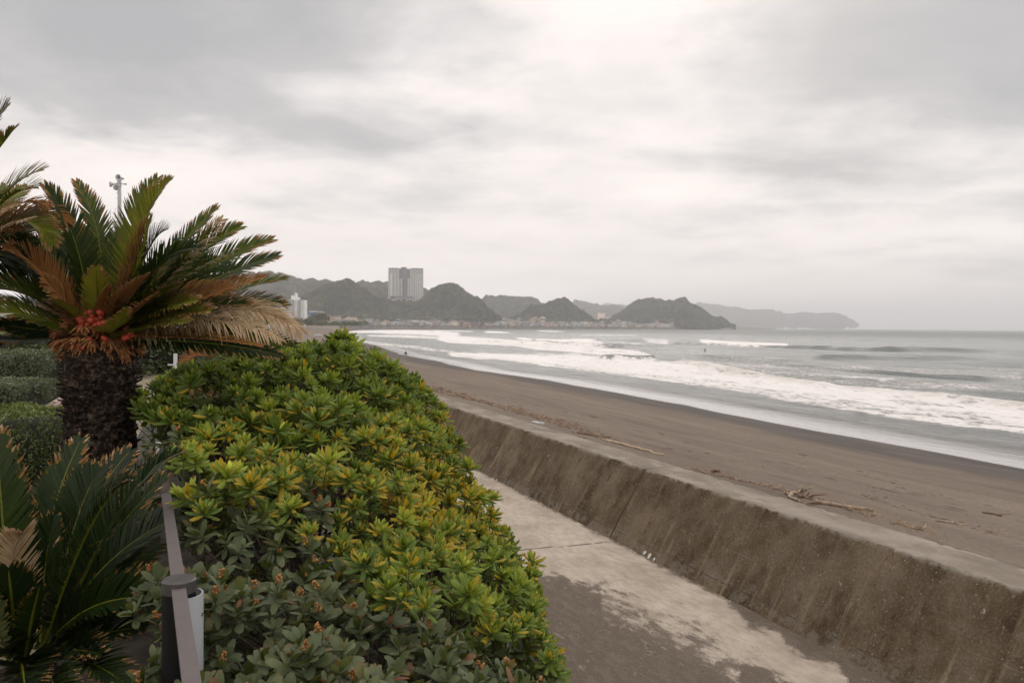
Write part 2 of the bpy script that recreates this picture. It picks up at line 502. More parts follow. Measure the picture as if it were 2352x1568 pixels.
# foam sheets, read as (x, far edge, near edge) on the level of the water
FOAM = [
    (1.0, [(1028, 806, 817), (1100, 808, 827), (1158, 810, 830), (1241, 812, 840), (1324, 815, 852), (1391, 821, 861), (1500, 829, 873), (1599, 838, 887),
           (1718, 853, 905), (1867, 876, 934), (1989, 888, 951), (2125, 901, 969), (2352, 922, 999), (2700, 958, 1045), (3200, 1010, 1110)]),
    (0.9, [(1000, 770, 782), (1033, 770, 787), (1108, 774, 790), (1200, 782, 798), (1266, 788, 806), (1345, 790, 813), (1400, 797, 821), (1500, 815, 824)]),
    (0.85, [(797, 759.5, 765), (860, 757.5, 765), (930, 757, 767), (1000, 758.5, 771), (1060, 764, 775)]),
    (0.75, [(840, 769, 772), (930, 768, 776), (1000, 772, 779), (1100, 778, 786)]),
    (0.6, [(806, 777, 782), (830, 781, 786), (870, 785, 792), (920, 791, 798), (990, 798, 805), (1050, 803, 809)]),
    (0.95, [(1112, 760, 764), (1140, 760.5, 764.5), (1173, 763, 765)]),
    (0.95, [(1184, 775, 778), (1205, 775, 780.5), (1226, 778, 781)]),
    (0.95, [(1226, 778, 781), (1300, 778.5, 786), (1350, 781, 790), (1380, 785, 792), (1396, 790, 793)]),
    (0.9, [(1400, 787, 793), (1425, 786, 794), (1445, 789, 794), (1475, 790, 792)]),
    (0.7, [(1470, 776, 783), (1500, 776, 787), (1540, 780, 790)]),
    (1.0, [(1605, 782, 789), (1625, 780, 794), (1700, 784, 797), (1780, 787, 798.5), (1812, 790, 796)]),
    (0.8, [(990, 758, 760), (1040, 758.5, 761), (1090, 760, 762.5)]),
    (0.75, [(1240, 795, 797.5), (1300, 797, 800), (1380, 800, 803.5)]),
    (0.7, [(1330, 768, 770), (1400, 768, 770.5), (1470, 769, 771)]),
    (0.5, [(1560, 820, 830), (1680, 832, 845), (1800, 846, 862), (1950, 862, 878), (2100, 876, 890), (2352, 893, 908)]),
    (0.7, [(880, 764, 766.5), (960, 765, 768), (1040, 768, 771)]),
    (0.7, [(1232, 758, 761), (1275, 759, 763), (1300, 761, 762.5)]),
    (0.45, [(1780, 836, 842), (1850, 838, 850), (1950, 840, 856), (2080, 846, 862), (2352, 850, 873)]),
    (0.35, [(1500, 795, 812), (1600, 803, 822), (1700, 812, 838), (1800, 828, 850), (1900, 850, 870)]),
    (0.25, [(1230, 762, 776), (1400, 764, 778), (1560, 764, 780), (1700, 768, 782)]),
]
# wave crests: height, front width, back width, line in pixels on the level water
CREST = [
    (1.35, 2.6, 8, [(1520, 790), (1560, 791), (1608, 793), (1700, 796), (1810, 799.5), (1900, 802), (2010, 805), (2200, 808), (2352, 812)]),
    (1.35, 1.8, 4, [(1390, 829), (1420, 828), (1470, 830), (1515, 831)]),
    (0.95, 1.1, 4, [(1515, 832), (1600, 843), (1720, 862), (1800, 874), (1900, 889), (2050, 902), (2200, 916), (2352, 934), (2700, 972)]),
    (0.65, 1.8, 5, [(1750, 842), (1850, 848), (1980, 855), (2100, 863), (2352, 872)]),
    (1.0, 3.0, 8, [(1060, 785), (1150, 787), (1250, 788), (1360, 794), (1400, 796), (1480, 795), (1560, 793)]),
    (0.9, 4, 10, [(1090, 768), (1170, 768), (1260, 768), (1330, 769)]),
    (0.9, 4, 10, [(930, 763), (990, 763), (1060, 765)]),
    (0.8, 4, 12, [(1640, 775), (1800, 778), (2000, 782), (2200, 787), (2352, 789)]),
    (0.9, 5, 12, [(1230, 783), (1400, 783), (1560, 785), (1640, 783)]),
    (0.7, 5, 14, [(1700, 767), (1900, 769), (2100, 772), (2352, 776)]),
    (0.6, 2.5, 8, [(1850, 820), (2000, 824), (2200, 828), (2352, 832)]),
    (0.5, 2.0, 6, [(1560, 815), (1700, 825), (1800, 832)]),
]


def mat_sea():
    m, T = mat('sea_water')
    co = T.n('ShaderNodeTexCoord').outputs['Object']
    foam = T.attr('foam'); shal = T.attr('shallow'); dist = T.attr('far')
    lace_v = T.n('ShaderNodeTexVoronoi', feature='DISTANCE_TO_EDGE'); 
    wv = T.n('ShaderNodeVectorMath', operation='ADD'); T.put(wv.inputs[0], T.scalev(co, (0.9, 0.38, 1)))
    wn = T.n('ShaderNodeTexNoise'); T.put(wn.inputs['Vector'], co); wn.inputs['Scale'].default_value = 0.8; wn.inputs['Detail'].default_value = 3
    sc = T.n('ShaderNodeVectorMath', operation='SCALE'); T.put(sc.inputs[0], wn.outputs['Color']); sc.inputs['Scale'].default_value = 1.6
    T.put(wv.inputs[1], sc.outputs[0]); T.put(lace_v.inputs['Vector'], wv.outputs[0]); lace_v.inputs['Scale'].default_value = 1.1
    lace = T.map(lace_v.outputs['Distance'], 0.0, 0.35, 0.25, -0.25)
    n1 = T.noise(T.scalev(co, (0.9, 0.22, 1)), 0.55, 7, 0.68, 0.6)
    n2 = T.noise(T.scalev(co, (0.25, 0.06, 1)), 0.6, 5, 0.6, 0.4)
    n3 = T.noise(T.scalev(co, (2.5, 0.9, 1)), 1.0, 5, 0.7, 0.3)
    tex = T.math('ADD', T.math('MULTIPLY', T.math('SUBTRACT', n1, 0.5), 1.5), T.math('MULTIPLY', T.math('SUBTRACT', n2, 0.5), 0.9))
    tex = T.math('ADD', tex, T.math('MULTIPLY', T.math('SUBTRACT', n3, 0.5), 0.7))
    tex = T.math('ADD', tex, T.math('MULTIPLY', lace, 0.6))
    n4 = T.noise(T.scalev(co, (1.6, 0.30, 1)), 2.2, 5, 0.75, 0.4)
    tex = T.math('ADD', tex, T.math('MULTIPLY', T.math('SUBTRACT', n4, 0.5), 0.9))
    fm = T.math('ADD', T.math('SUBTRACT', T.math('MULTIPLY', foam, 1.12), 0.42), T.math('MULTIPLY', tex, T.map(foam, 0.0, 0.15, 0.0, 1.15)))
    fm = T.map(fm, 0.06, 0.56)
    deep = T.ramp(n2, [(0.3, (0.070, 0.086, 0.079)), (0.7, (0.120, 0.134, 0.122))])
    body = T.mix(T.attr('green'), deep, (0.16, 0.195, 0.145)); body = T.mix(shal, body, (0.105, 0.088, 0.078))
    murk = T.attr('murk')
    body = T.mix(T.math('MULTIPLY', foam, 0.75), body, (0.36, 0.35, 0.32))
    fcol = T.mix(murk, (0.93, 0.905, 0.885), (0.50, 0.45, 0.385))
    col = T.mix(fm, body, fcol)
    T.put(T.bs.inputs['Base Color'], col)
    T.put(T.bs.inputs['Roughness'], T.math('ADD', T.map(fm, 0, 1, 0.16, 0.9, smooth=False), T.math('MULTIPLY', dist, 0.25)))
    T.put(T.bs.inputs['IOR'], T.map(shal, 0.6, 1, 1.20, 1.55))
    rip = T.noise(T.scalev(co, (1.6, 0.45, 1)), 1.3, 5, 0.62)
    rip2 = T.noise(T.scalev(co, (0.22, 0.05, 1)), 1.0, 4, 0.55)
    amp = T.map(shal, 0.55, 1.0, 1.0, 0.07, smooth=False)
    h = T.math('ADD', T.math('MULTIPLY', T.math('MULTIPLY', rip, amp), 0.28), T.math('MULTIPLY', T.math('MULTIPLY', rip2, amp), 1.3))
    h = T.math('ADD', h, T.math('MULTIPLY', T.math('MULTIPLY', fm, n3), 0.22))
    T.put(T.bs.inputs['Normal'], T.bump(h, 1.0, 1.5))
    return m


def build_sea():
    dy = np.concatenate([np.arange(560, 130, -1.6), np.arange(130, 12, -0.6), np.arange(12, 0.9, -0.35)])
    rr = HC * FPX / dy
    rr = np.concatenate([rr, [17500, 19000]])
    th = np.linspace(rad(-38), rad(48), 900)
    Rg, Tg = np.meshgrid(rr, th, indexing='ij')
    X = Rg * np.sin(Tg) * 1.0; Y = Rg * np.cos(Tg)
    u = -shore_u(X, Y); l, t = xy_lt(X, Y)
    # edge of the wash wobbles in lobes
    px, py = to_px(X, Y, 0 * X)
    jit = (fbm(l / 2.2, t / 5.0, 4, 21) - 0.5)
    jy = py + jit * np.clip(FPX * HC / np.maximum(Rg, 1) / 45, 0.8, 14)
    foam = np.zeros_like(X); murk = np.zeros_like(X)
    for s, pts in FOAM:
        P = np.array(pts, float)
        top = np.interp(px, P[:, 0], P[:, 1]); bot = np.interp(px, P[:, 0], P[:, 2])
        hw = (bot - top)
        e = np.clip(hw * 0.22, 0.5, 7)
        inx = sstep(P[0, 0] - 10, P[0, 0] + 12, px) * (1 - sstep(P[-1, 0] - 12, P[-1, 0] + 10, px))
        m = sstep(top - e, top + e, jy) * (1 - sstep(bot - e * 0.35, bot + e * 0.35, jy)) * inx
        foam = np.maximum(foam, s * m * (1 - 0.22 * sstep(0.35, 0.9, (jy - top) / np.maximum(hw, 1e-3)) * (s > .95)))
    z = np.zeros_like(X)
    cell = np.gradient(rr)[:, None]
    for k, (h, wf, wb, pts) in enumerate(CREST):
        line = np.array([px_plane(a, b, 0)[:2] for a, b in pts])
        near = (np.abs(py - np.interp(px, [p[0] for p in pts], [p[1] for p in pts])) < 60)
        d, pos = seg_dist(X, Y, line)
        d = d + (fbm(l / 9, t / 14, 3, 40 + k) - 0.5) * 3.0
        w = np.where(d > 0, wf, wb)
        env = sstep(0, 0.1, pos) * (1 - sstep(0.88, 1.0, pos)) * (0.65 + 0.7 * fbm(X / 15, Y / 15, 2, 60 + k))
        ridge = h * np.exp(-(d / w) ** 2) * env
        z += ridge
        if k == 1: foam = foam * (1 - 0.80 * sstep(.25, .9, ridge / h) * sstep(.3, .55, fbm(l / 2.2, t / 5.0, 3, 78))); green = np.clip(ridge / h, 0, 1)
        if k == 2: murk = np.maximum(murk, np.clip(ridge / h, 0, 1) * (d > -2) * (fbm(l / 1.2, t / 2.5, 3, 77) - 0.15) * 0.95)
        if k == 2: foam = np.maximum(foam, np.clip(ridge / h, 0, 1) * 0.9 * (d > -1.0) * (px > 1560))
    # sheltering swells and chop, faded out where the mesh gets coarse
    wv = lambda L, ang, ph: np.sin(2 * math.pi * ((l * math.cos(ang) + t * math.sin(ang)) / L + ph + 0.6 * fbm(X / (L * 2), Y / (L * 2), 2, 11)))
    for L, a, ang in ((38, 0.36, 0.08), (23, 0.2, -0.2), (11, 0.10, 0.3)):
        z += a * wv(L, ang, L * 0.37) * sstep(2, 30, u) * (1 - sstep(L * 0.12, L * 0.35, cell + 0 * X))
    chop = (fbm(l / 1.6, t / 3.2, 4, 31) - 0.5) * 0.32
    z += chop * sstep(1, 10, u) * (1 - sstep(0.5, 1.6, cell + 0 * X)) * (0.5 + foam)
    z += foam * 0.10 * (fbm(l / 0.7, t / 1.3, 3, 32)) * (Rg < 200)
    shal = 1 - sstep(1.5, 14, u)
    z = z * sstep(0.5, 7, u) + 0.02
    # thin wash: keep it just over the sand
    far = sstep(150, 1500, Rg)
    mask = u > -6
    q = grid_quads(*X.shape, mask=mask); used, inv = np.unique(q, return_inverse=True)
    loc = np.stack([l, t, z], -1).reshape(-1, 3)[used]
    o = new_mesh('sea', loc, None, mat_sea(), smooth=True, quads=inv.reshape(-1, 4),
                 attrs={'foam': foam.ravel()[used], 'shallow': shal.ravel()[used], 'far': far.ravel()[used], 'murk': np.clip(murk, 0, 1).ravel()[used], 'green': green.ravel()[used]})
    o.rotation_euler = (0, 0, WROT)
    tag(o, 'grey green sea with lines of white surf', kind='structure')


build_sea()


# ================================================================ SEA WALL, PROMENADE, TERRACE
def mat_wall():
    m, T = mat('weathered_concrete')
    co = T.n('ShaderNodeTexCoord').outputs['Object']
    sep = T.n('ShaderNodeSeparateXYZ'); T.put(sep.inputs[0], co)
    slope = T.attr('slope')          # 0 at the foot of the face, 1 at its top edge, above 1 on the cap
    cap = T.attr('cap')
    # stains run straight down the leaning face
    st = T.noiz(T.scalev(co, (0.35, 3.4, 0.35)), 1.0, 5, 0.62, 0.15)
    st2 = T.noiz(T.scalev(co, (0.9, 9.0, 0.9), loc=(4, 2, 1)), 1.0, 4, 0.6, 0.2)
    blot = T.noiz(co, 1.1, 6, 0.62); blot2 = T.noiz(co, 4.2, 6, 0.68)
    grit = T.noiz(co, 42.0, 3, 0.8)
    vor = T.n('ShaderNodeTexVoronoi', feature='F1'); T.put(vor.inputs['Vector'], co); vor.inputs['Scale'].default_value = 20
    base = T.ramp(blot, [(0.25, (0.062, 0.043, 0.026)), (0.5, (0.112, 0.082, 0.050)), (0.75, (0.180, 0.140, 0.096))])
    base = T.mix(T.map(blot2, 0.4, 0.75, 0.0, 0.6), base, (0.150, 0.122, 0.092))
    streak = T.map(T.math('ADD', T.math('MULTIPLY', st, 0.5), T.math('MULTIPLY', st2, 0.5)), 0.52, 0.78, 0.0, 0.9)
    streak = T.math('MULTIPLY', streak, T.map(T.math('ADD', slope, T.math('MULTIPLY', T.math('SUBTRACT', blot, 0.5), 1.3)), 0.15, 0.9, 1.0, 0.15))
    col = T.mix(streak, base, (0.29, 0.235, 0.155))
    dk = T.map(T.math('ADD', T.math('MULTIPLY', st, 0.5), T.math('MULTIPLY', blot2, 0.5)), 0.24, 0.42, 0.7, 0.0)
    col = T.mix(dk, col, (0.042, 0.031, 0.020))
    # pale scuffs low on the face and along the arris
    foot = T.math('MULTIPLY', T.map(slope, 0.0, 0.28, 1.0, 0.0), T.map(blot2, 0.42, 0.62))
    col = T.mix(T.math('MULTIPLY', foot, 0.55), col, (0.22, 0.195, 0.165))
    ar = T.math('MULTIPLY', T.map(slope, 0.93, 1.0, 0.0, 1.0), T.map(blot2, 0.38, 0.6))
    col = T.mix(T.math('MULTIPLY', ar, 0.8), col, (0.29, 0.262, 0.225))
    # exposed aggregate
    sp = T.map(vor.outputs['Distance'], 0.10, 0.24, 1.0, 0.0)
    rc = T.n('ShaderNodeSeparateColor', i_0=vor.outputs['Color'])
    sp = T.math('MULTIPLY', sp, T.math('GREATER_THAN', rc.outputs[0], 0.72))
    col = T.mix(T.math('MULTIPLY', sp, 0.75), col, (0.36, 0.33, 0.29))
    spd = T.math('MULTIPLY', T.map(vor.outputs['Distance'], 0.1, 0.3, 1.0, 0.0), T.math('LESS_THAN', rc.outputs[1], 0.3))
    col = T.mix(T.math('MULTIPLY', spd, 0.6), col, (0.028, 0.022, 0.018))
    # a few larger chips and round tie holes
    v2 = T.n('ShaderNodeTexVoronoi', feature='F1'); T.put(v2.inputs['Vector'], T.scalev(co, (1, 1.5, 1))); v2.inputs['Scale'].default_value = 1.9
    ch = T.map(v2.outputs['Distance'], 0.045, 0.075, 1.0, 0.0)
    ch = T.math('MULTIPLY', ch, T.map(T.noiz(co, 14, 3, .6), 0.4, 0.6))
    col = T.mix(T.math('MULTIPLY', ch, 0.8), col, (0.42, 0.39, 0.35))
    # lift lines of the shuttering
    def line(pos, w, amt):
        ln = T.map(T.math('ABSOLUTE', T.math('SUBTRACT', T.math('ADD', slope, T.math('MULTIPLY', T.math('SUBTRACT', blot, .5), 0.02)), pos)), 0.0, w, 1.0, 0.0)
        return T.math('MULTIPLY', T.math('MULTIPLY', ln, T.map(blot2, 0.45, 0.6)), amt)
    col = T.mix(T.math('MULTIPLY', line(0.46, 0.006, 0.45), T.map(T.noiz(co, 0.5, 2, .5), 0.5, 0.6)), col, (0.30, 0.25, 0.18))
    col = T.mix(line(0.13, 0.010, 0.8), col, (0.04, 0.033, 0.025))
    # cap
    capc = T.ramp(T.noiz(T.scalev(co, (1.2, 0.5, 1)), 1.6, 6, 0.65), [(0.3, (0.20, 0.172, 0.14)), (0.7, (0.31, 0.275, 0.228))])
    capc = T.mix(T.map(T.noiz(T.scalev(co, (3.0, 0.8, 1), loc=(3, 3, 0)), 1.3, 5, 0.7), 0.55, 0.72, 0, 0.6), capc, (0.37, 0.335, 0.275))
    capc = T.mix(T.map(grit, 0.55, 0.75, 0.0, 0.4), capc, (0.16, 0.14, 0.12))
    gr2 = T.noiz(co, 34.0, 4, 0.85)
    col = T.mix(T.map(gr2, 0.5, 0.85, 0.0, 0.5), col, (0.27, 0.235, 0.19)); col = T.mix(T.map(gr2, 0.5, 0.2, 0.0, 0.42), col, (0.045, 0.035, 0.026))
    col = T.mix(cap, col, capc)
    # construction joints
    seam = T.attr('seam')
    col = T.mix(T.math('MULTIPLY', seam, 0.8), col, (0.03, 0.025, 0.02))
    T.put(T.bs.inputs['Base Color'], col); T.bs.inputs['Roughness'].default_value = 0.93
    T.bs.inputs['Specular IOR Level'].default_value = 0.06
    h = T.math('ADD', T.math('MULTIPLY', grit, 0.35), T.math('ADD', T.math('MULTIPLY', blot2, 0.5), T.math('MULTIPLY', sp, 0.25)))
    T.put(T.bs.inputs['Normal'], T.bump(h, 0.6, 0.02))
    return m


def build_wall():
    # near part finely divided, far part coarse
    t1 = np.concatenate([np.arange(-6, 24, 0.04), np.arange(24, 50, 0.12), np.arange(50, 150.1, 0.5)])
    prof = []                                     # lateral, z, slope, cap
    n = 26
    for i in range(n):
        s = i / (n - 1); prof.append((FOOT_L + (FRONT_L - FOOT_L) * s, PROM + (WTOP - PROM) * s, s, 0.0))
    prof[-1] = (FRONT_L - 0.012, WTOP - 0.018, 0.99, 0.0)
    prof.append((FRONT_L + 0.008, WTOP, 1.0, 1.0))
    for s in (0.15, 0.4, 0.6, 0.85): prof.append((FRONT_L + (BACK_L - FRONT_L) * s, WTOP + 0.004, 1.0, 1.0))
    prof.append((BACK_L - 0.012, WTOP, 1.0, 1.0)); prof.append((BACK_L + 0.01, WTOP - 0.03, 1, 1)); prof.append((BACK_L + 0.02, WTOP - 1.6, 1, 0.6))
    P = np.array(prof)
    L = np.repeat(P[:, 0][None], len(t1), 0); Z = np.repeat(P[:, 1][None], len(t1), 0); Tt = np.repeat(t1[:, None], len(P), 1)
    S = np.repeat(P[:, 2][None], len(t1), 0); C = np.repeat(P[:, 3][None], len(t1), 0)
    # worn arrises and slightly wavy shutter lines
    edge = np.exp(-((S - 0.995) / 0.03) ** 2)
    nz = fbm(Tt / 0.12, S * 20, 3, 3) - 0.5
    Z = Z - edge * (np.maximum(0, nz) * 0.05 + 0.006) + (fbm(Tt / 6, S, 2, 8) - 0.5) * 0.03
    L = L + (fbm(Tt / 0.5, Z / 0.3, 3, 5) - 0.5) * 0.018 + (fbm(Tt / 5, Z / 5, 2, 6) - .5) * 0.03
    sq = np.zeros_like(L)
    for sj in (1.9, 11.87, 21.9, 31.9, 41.9, 52, 62):
        sq = np.maximum(sq, 1 - sstep(0.008, 0.026, np.abs(Tt - sj + (fbm(S * 9, Tt * 0, 2, 5) - .5) * 0.02)))
    L = L + sq * 0.02 * (C < .5)
    v = np.stack([L, Tt, Z], -1).reshape(-1, 3)
    q = grid_quads(*L.shape)
    o = new_mesh('sea_wall', v, None, mat_wall(), smooth=True, quads=q, attrs={'slope': S.ravel(), 'cap': C.ravel(), 'seam': sq.ravel()})
    o.rotation_euler = (0, 0, WROT)
    tag(o, 'long low sloping concrete sea wall stained brown beside the beach', 'sea wall')


def mat_prom():
    m, T = mat('promenade_concrete')
    co = T.n('ShaderNodeTexCoord').outputs['Object']
    sand = T.attr('sand')
    n = T.noiz(co, 0.9, 6, 0.65); n2 = T.noiz(T.scalev(co, (2.2, 1.0, 1), rot=(0, 0, 0.5)), 3.2, 6, 0.7, 0.3); g = T.noiz(co, 60, 3, 0.8)
    brush = T.noiz(T.scalev(co, (6, 2.2, 1), rot=(0, 0, -0.5)), 2.0, 4, 0.6)
    conc = T.ramp(n, [(0.3, (0.38, 0.325, 0.262)), (0.7, (0.53, 0.465, 0.385))])
    conc = T.mix(T.map(brush, 0.35, 0.7, 0.0, 0.32), conc, (0.26, 0.222, 0.178))
    conc = T.mix(T.map(g, 0.6, 0.78, 0.0, 0.5), conc, (0.13, 0.11, 0.09))
    sd = T.ramp(n2, [(0.3, (0.108, 0.084, 0.064)), (0.7, (0.160, 0.129, 0.101))])
    sd = T.mix(T.map(g, 0.64, 0.74, 0.0, 0.6), sd, (0.33, 0.30, 0.27))
    j = T.math('ADD', sand, T.math('ADD', T.math('MULTIPLY', T.math('SUBTRACT', n2, 0.5), 1.6), T.math('MULTIPLY', T.math('SUBTRACT', g, 0.5), 0.9)))
    k = T.map(j, 0.25, 0.78)
    col = T.mix(k, conc, sd)
    joint = T.attr('joint')
    col = T.mix(T.math('MULTIPLY', joint, T.map(T.noiz(co, 6, 3, .6), 0.35, 0.5)), col, (0.06, 0.05, 0.04))
    T.put(T.bs.inputs['Base Color'], col); T.bs.inputs['Roughness'].default_value = 0.95; T.bs.inputs['Specular IOR Level'].default_value = 0.2
    T.put(T.bs.inputs['Normal'], T.bump(T.math('ADD', T.math('MULTIPLY', g, T.map(k, 0, 1, 0.25, 0.7)), T.math('MULTIPLY', n2, 0.5)), 0.6, 0.015))
    return m


def build_prom():
    t1 = np.concatenate([np.arange(1.5, 16, 0.05), np.arange(16, 40, 0.25), np.arange(40, 151, 2.0)]); t1 = np.concatenate([np.arange(-6, 1.5, 0.25), t1])
    l1 = np.concatenate([np.arange(1.2, 2.4, 0.3), np.arange(2.4, FOOT_L + 0.1, 0.05)])
    Tt, L = np.meshgrid(t1, l1, indexing='ij')
    X, Y = lt_xy(L, Tt); px, py = to_px(X, Y, PROM + 0 * X)
    # left bank of drifted sand (below this line) and right bank lying against the wall foot
    a = np.array([(1150, 1400), (1236, 1335), (1300, 1322), (1400, 1350), (1493, 1393), (1560, 1429), (1628, 1455), (1664, 1490), (1772, 1537), (1808, 1568), (1900, 1640), (2200, 1800)], float)
    b = np.array([(1600, 1300), (1642, 1357), (1691, 1397), (1718, 1433), (1781, 1451), (1822, 1483), (1853, 1515), (1930, 1537), (1960, 1600), (2200, 1760)], float)
    ya = np.interp(px, a[:, 0], a[:, 1], right=3000); yb = np.interp(px, b[:, 0], b[:, 1], left=-50)
    jt = (fbm(L / .35, Tt / .35, 4, 71) - .5) * 70
    s1 = sstep(-30, 34, py - ya + jt) * (px < 2300)
    s2 = sstep(-18, 22, yb - py + jt * .5) * (px > 1625)
    foot = np.exp(-((FOOT_L - L) / 0.08) ** 2) * 0.75
    lip = 0.35 * sstep(0, 1, 1 - np.abs(py - ya - 40) / 60) * (px < 1700) * (px > 1380)
    s = np.clip(np.maximum(s1 - lip * 1.3, np.maximum(s2, foot)), 0, 1)
    s = np.where((Tt < 1.5), 0.8, s)
    zz = PROM + s * 0.012 + s * (fbm(X / .3, Y / .3, 3, 3) - .5) * 0.012
    # panel joint: between (1250,1258) and (1390,1245)
    p0 = px_plane(1230, 1259, PROM); p1 = px_plane(1400, 1244.5, PROM)
    l0, t0 = xy_lt(p0[0], p0[1]); l9, t9 = xy_lt(p1[0], p1[1])
    jl = t0 + (t9 - t0) * (L - l0) / (l9 - l0)
    jo = 1 - sstep(0.008, 0.03, np.abs(Tt - jl + (fbm(L * 5, 0 * L, 2, 4) - .5) * 0.03))
    for k in (1, 2, 3): jo = np.maximum(jo, 1 - sstep(0.01, 0.06, np.abs(Tt - jl - 10 * k)))
    q = grid_quads(*L.shape)
    o = new_mesh('promenade', np.stack([L, Tt, zz], -1).reshape(-1, 3), None, mat_prom(), smooth=True, quads=q,
                 attrs={'sand': s.ravel(), 'joint': jo.ravel()})
    o.rotation_euler = (0, 0, WROT); tag(o, 'pale concrete promenade half covered by drifted dark sand', kind='structure')


def mat_terrace():
    m, T = mat('garden_soil')
    co = T.n('ShaderNodeTexCoord').outputs['Object']
    n = T.noiz(co, 0.8, 6, 0.65); n2 = T.noiz(co, 7, 6, 0.7); g = T.noiz(T.scalev(co, (40, 12, 1)), 1, 4, .7)
    c = T.ramp(n, [(0.3, (0.17, 0.14, 0.09)), (0.55, (0.27, 0.23, 0.15)), (0.75, (0.33, 0.285, 0.2))])
    c = T.mix(T.map(n2, 0.4, 0.7, 0, 0.6), c, (0.10, 0.085, 0.05)); c = T.mix(T.map(g, 0.55, 0.75, 0, 0.5), c, (0.38, 0.33, 0.22))
    T.put(T.bs.inputs['Base Color'], c); T.bs.inputs['Roughness'].default_value = 0.95
    T.put(T.bs.inputs['Normal'], T.bump(n2, 0.8, 0.03))
    return m


def build_terrace():
    t1 = np.concatenate([np.arange(-5, 14, 0.25), np.arange(14, 160, 4.0)])
    l1 = np.concatenate([np.arange(-45, -6, 3.0), np.arange(-6, 0.2, 0.25), [0.3, 0.8, 1.3, 1.75, 1.9]])
    Tt, L = np.meshgrid(t1, l1, indexing='ij')
    z = TERR + (fbm(L, Tt, 3, 3) - .5) * 0.06 - sstep(0.2, 1.8, L) * 1.2 - sstep(1.76, 1.9, L) * 0.75
    o = new_mesh('garden_ground', np.stack([L, Tt, z], -1).reshape(-1, 3), None, [mat_terrace(), simple('shaded_bed_soil', (0.035, 0.028, 0.02), 0.95, 0.5, 6)], smooth=True, quads=grid_quads(*L.shape), matidx=(L[:-1, :-1].ravel() > -0.8).astype(int))  # soil under the hedge gets a darker colour in place of shade
    o.rotation_euler = (0, 0, WROT); tag(o, 'dry grassy garden ground under the cycads', kind='structure')
    # a paved garden path seen past the cycad trunks
    P = []
    for t in np.arange(8, 60, 1.0):
        c = -3.6 - 0.02 * t; P.append((c - 1.0, t)); P.append((c + 1.0, t))
    v = [(x, y, TERR + 0.05) for x, y in P]; f = [(2 * i, 2 * i + 1, 2 * i + 3, 2 * i + 2) for i in range(len(P) // 2 - 1)]
    o = new_mesh('garden_path', v, f, simple('path_concrete', (0.36, 0.33, 0.28), 0.9, 0.12, 3))
    o.rotation_euler = (0, 0, WROT); tag(o, 'pale garden path behind the hedge', kind='structure')


build_wall(); build_prom(); build_terrace()


# ================================================================ FAR HILLS
def mat_forest(name, c1, c2, c3, cell):
    m, T = mat(name)
    co = T.n('ShaderNodeTexCoord').outputs['Object']
    v = T.n('ShaderNodeTexVoronoi', feature='F1'); T.put(v.inputs['Vector'], co); v.inputs['Scale'].default_value = 1.0 / cell
    rc = T.n('ShaderNodeSeparateColor', i_0=v.outputs['Color'])
    n = T.noiz(co, 1.0 / (cell * 9), 5, 0.6)
    f = T.math('ADD', T.math('MULTIPLY', rc.outputs[0], 0.45), T.math('MULTIPLY', n, 0.75))
    c = T.ramp(f, [(0.35, c1), (0.6, c2), (0.85, c3)])
    fine = T.noiz(co, 2.2 / cell, 5, 0.8)
    c = T.mix(T.map(fine, 0.42, 0.6, 0.0, 0.75), c, tuple(x * 0.35 for x in c1))
    T.put(T.bs.inputs['Base Color'], c); T.bs.inputs['Roughness'].default_value = 0.95; T.bs.inputs['Specular IOR Level'].default_value = 0.1
    return m


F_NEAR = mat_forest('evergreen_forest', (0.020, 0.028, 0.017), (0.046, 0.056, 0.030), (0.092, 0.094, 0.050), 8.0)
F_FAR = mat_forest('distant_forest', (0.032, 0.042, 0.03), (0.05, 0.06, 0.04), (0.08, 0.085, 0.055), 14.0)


def hill(sil, D, half, step, cell, m, label, base=8.0, seed=0, lift=1.0, front=0.9, rows=None, cliff=False):
    P = np.array([px_depth(x, y, D) for x, y in sil])
    xs = np.arange(P[0, 0], P[-1, 0] + step * .5, step)
    zt = np.interp(xs, P[:, 0], P[:, 2])
    k = max(1, int(5 / step)); ker = np.hanning(2 * k + 3); ker /= ker.sum(); zt = np.convolve(np.pad(zt, k + 1, mode='edge'), ker, mode='valid')
    amp = cell * 0.75 * lift
    nr = rows or int(half * 2 / step)
    v = np.linspace(-1, 0.6, nr)
    V, XX = np.meshgrid(v, xs, indexing='ij'); ZT = np.repeat(zt[None], nr, 0)
    hrel = np.clip((ZT - base) / max(zt.max() - base, 1), 0.12, 1)
    wid = half * (0.35 + 0.65 * hrel) * (1 + 0.35 * (fbm(XX / (half * .7), V * 0, 3, seed) - .5) * 2)
    YY = D + V * wid
    spur = (fbm(XX / (half * .32), V * 1.4 + 5, 4, seed + 3) - .5) * 0.95 * np.sin(np.pi * np.clip(-V, 0, 1))
    pf = np.clip(1 - np.abs(V) ** (1.7 if not cliff else 5), 0, 1) ** front
    Z = base - 6 + (ZT - amp * 0.75 - base + 6) * np.clip(pf + spur * pf, 0, 1.0)
    cr1 = crowns(XX, YY, cell, seed + 11) * cell * 0.95 + crowns(XX, YY, cell * 1.9, seed + 5) * cell * 0.8
    Z = Z + cr1 * lift * (0.35 + 0.65 * sstep(0, .15, pf)) + (fbm(XX / (cell * 3), YY / (cell * 3), 4, seed) - .5) * cell * 1.6
    XX = XX + (fbm(XX / cell * 2, YY / cell * 2, 2, seed + 9) - .5) * step
    XX = XX * YY / D
    o = new_mesh('hill', np.stack([XX, YY, Z], -1).reshape(-1, 3), None, m, smooth=False, quads=grid_quads(nr, len(xs)))
    tag(o, label, kind='structure')
    return o


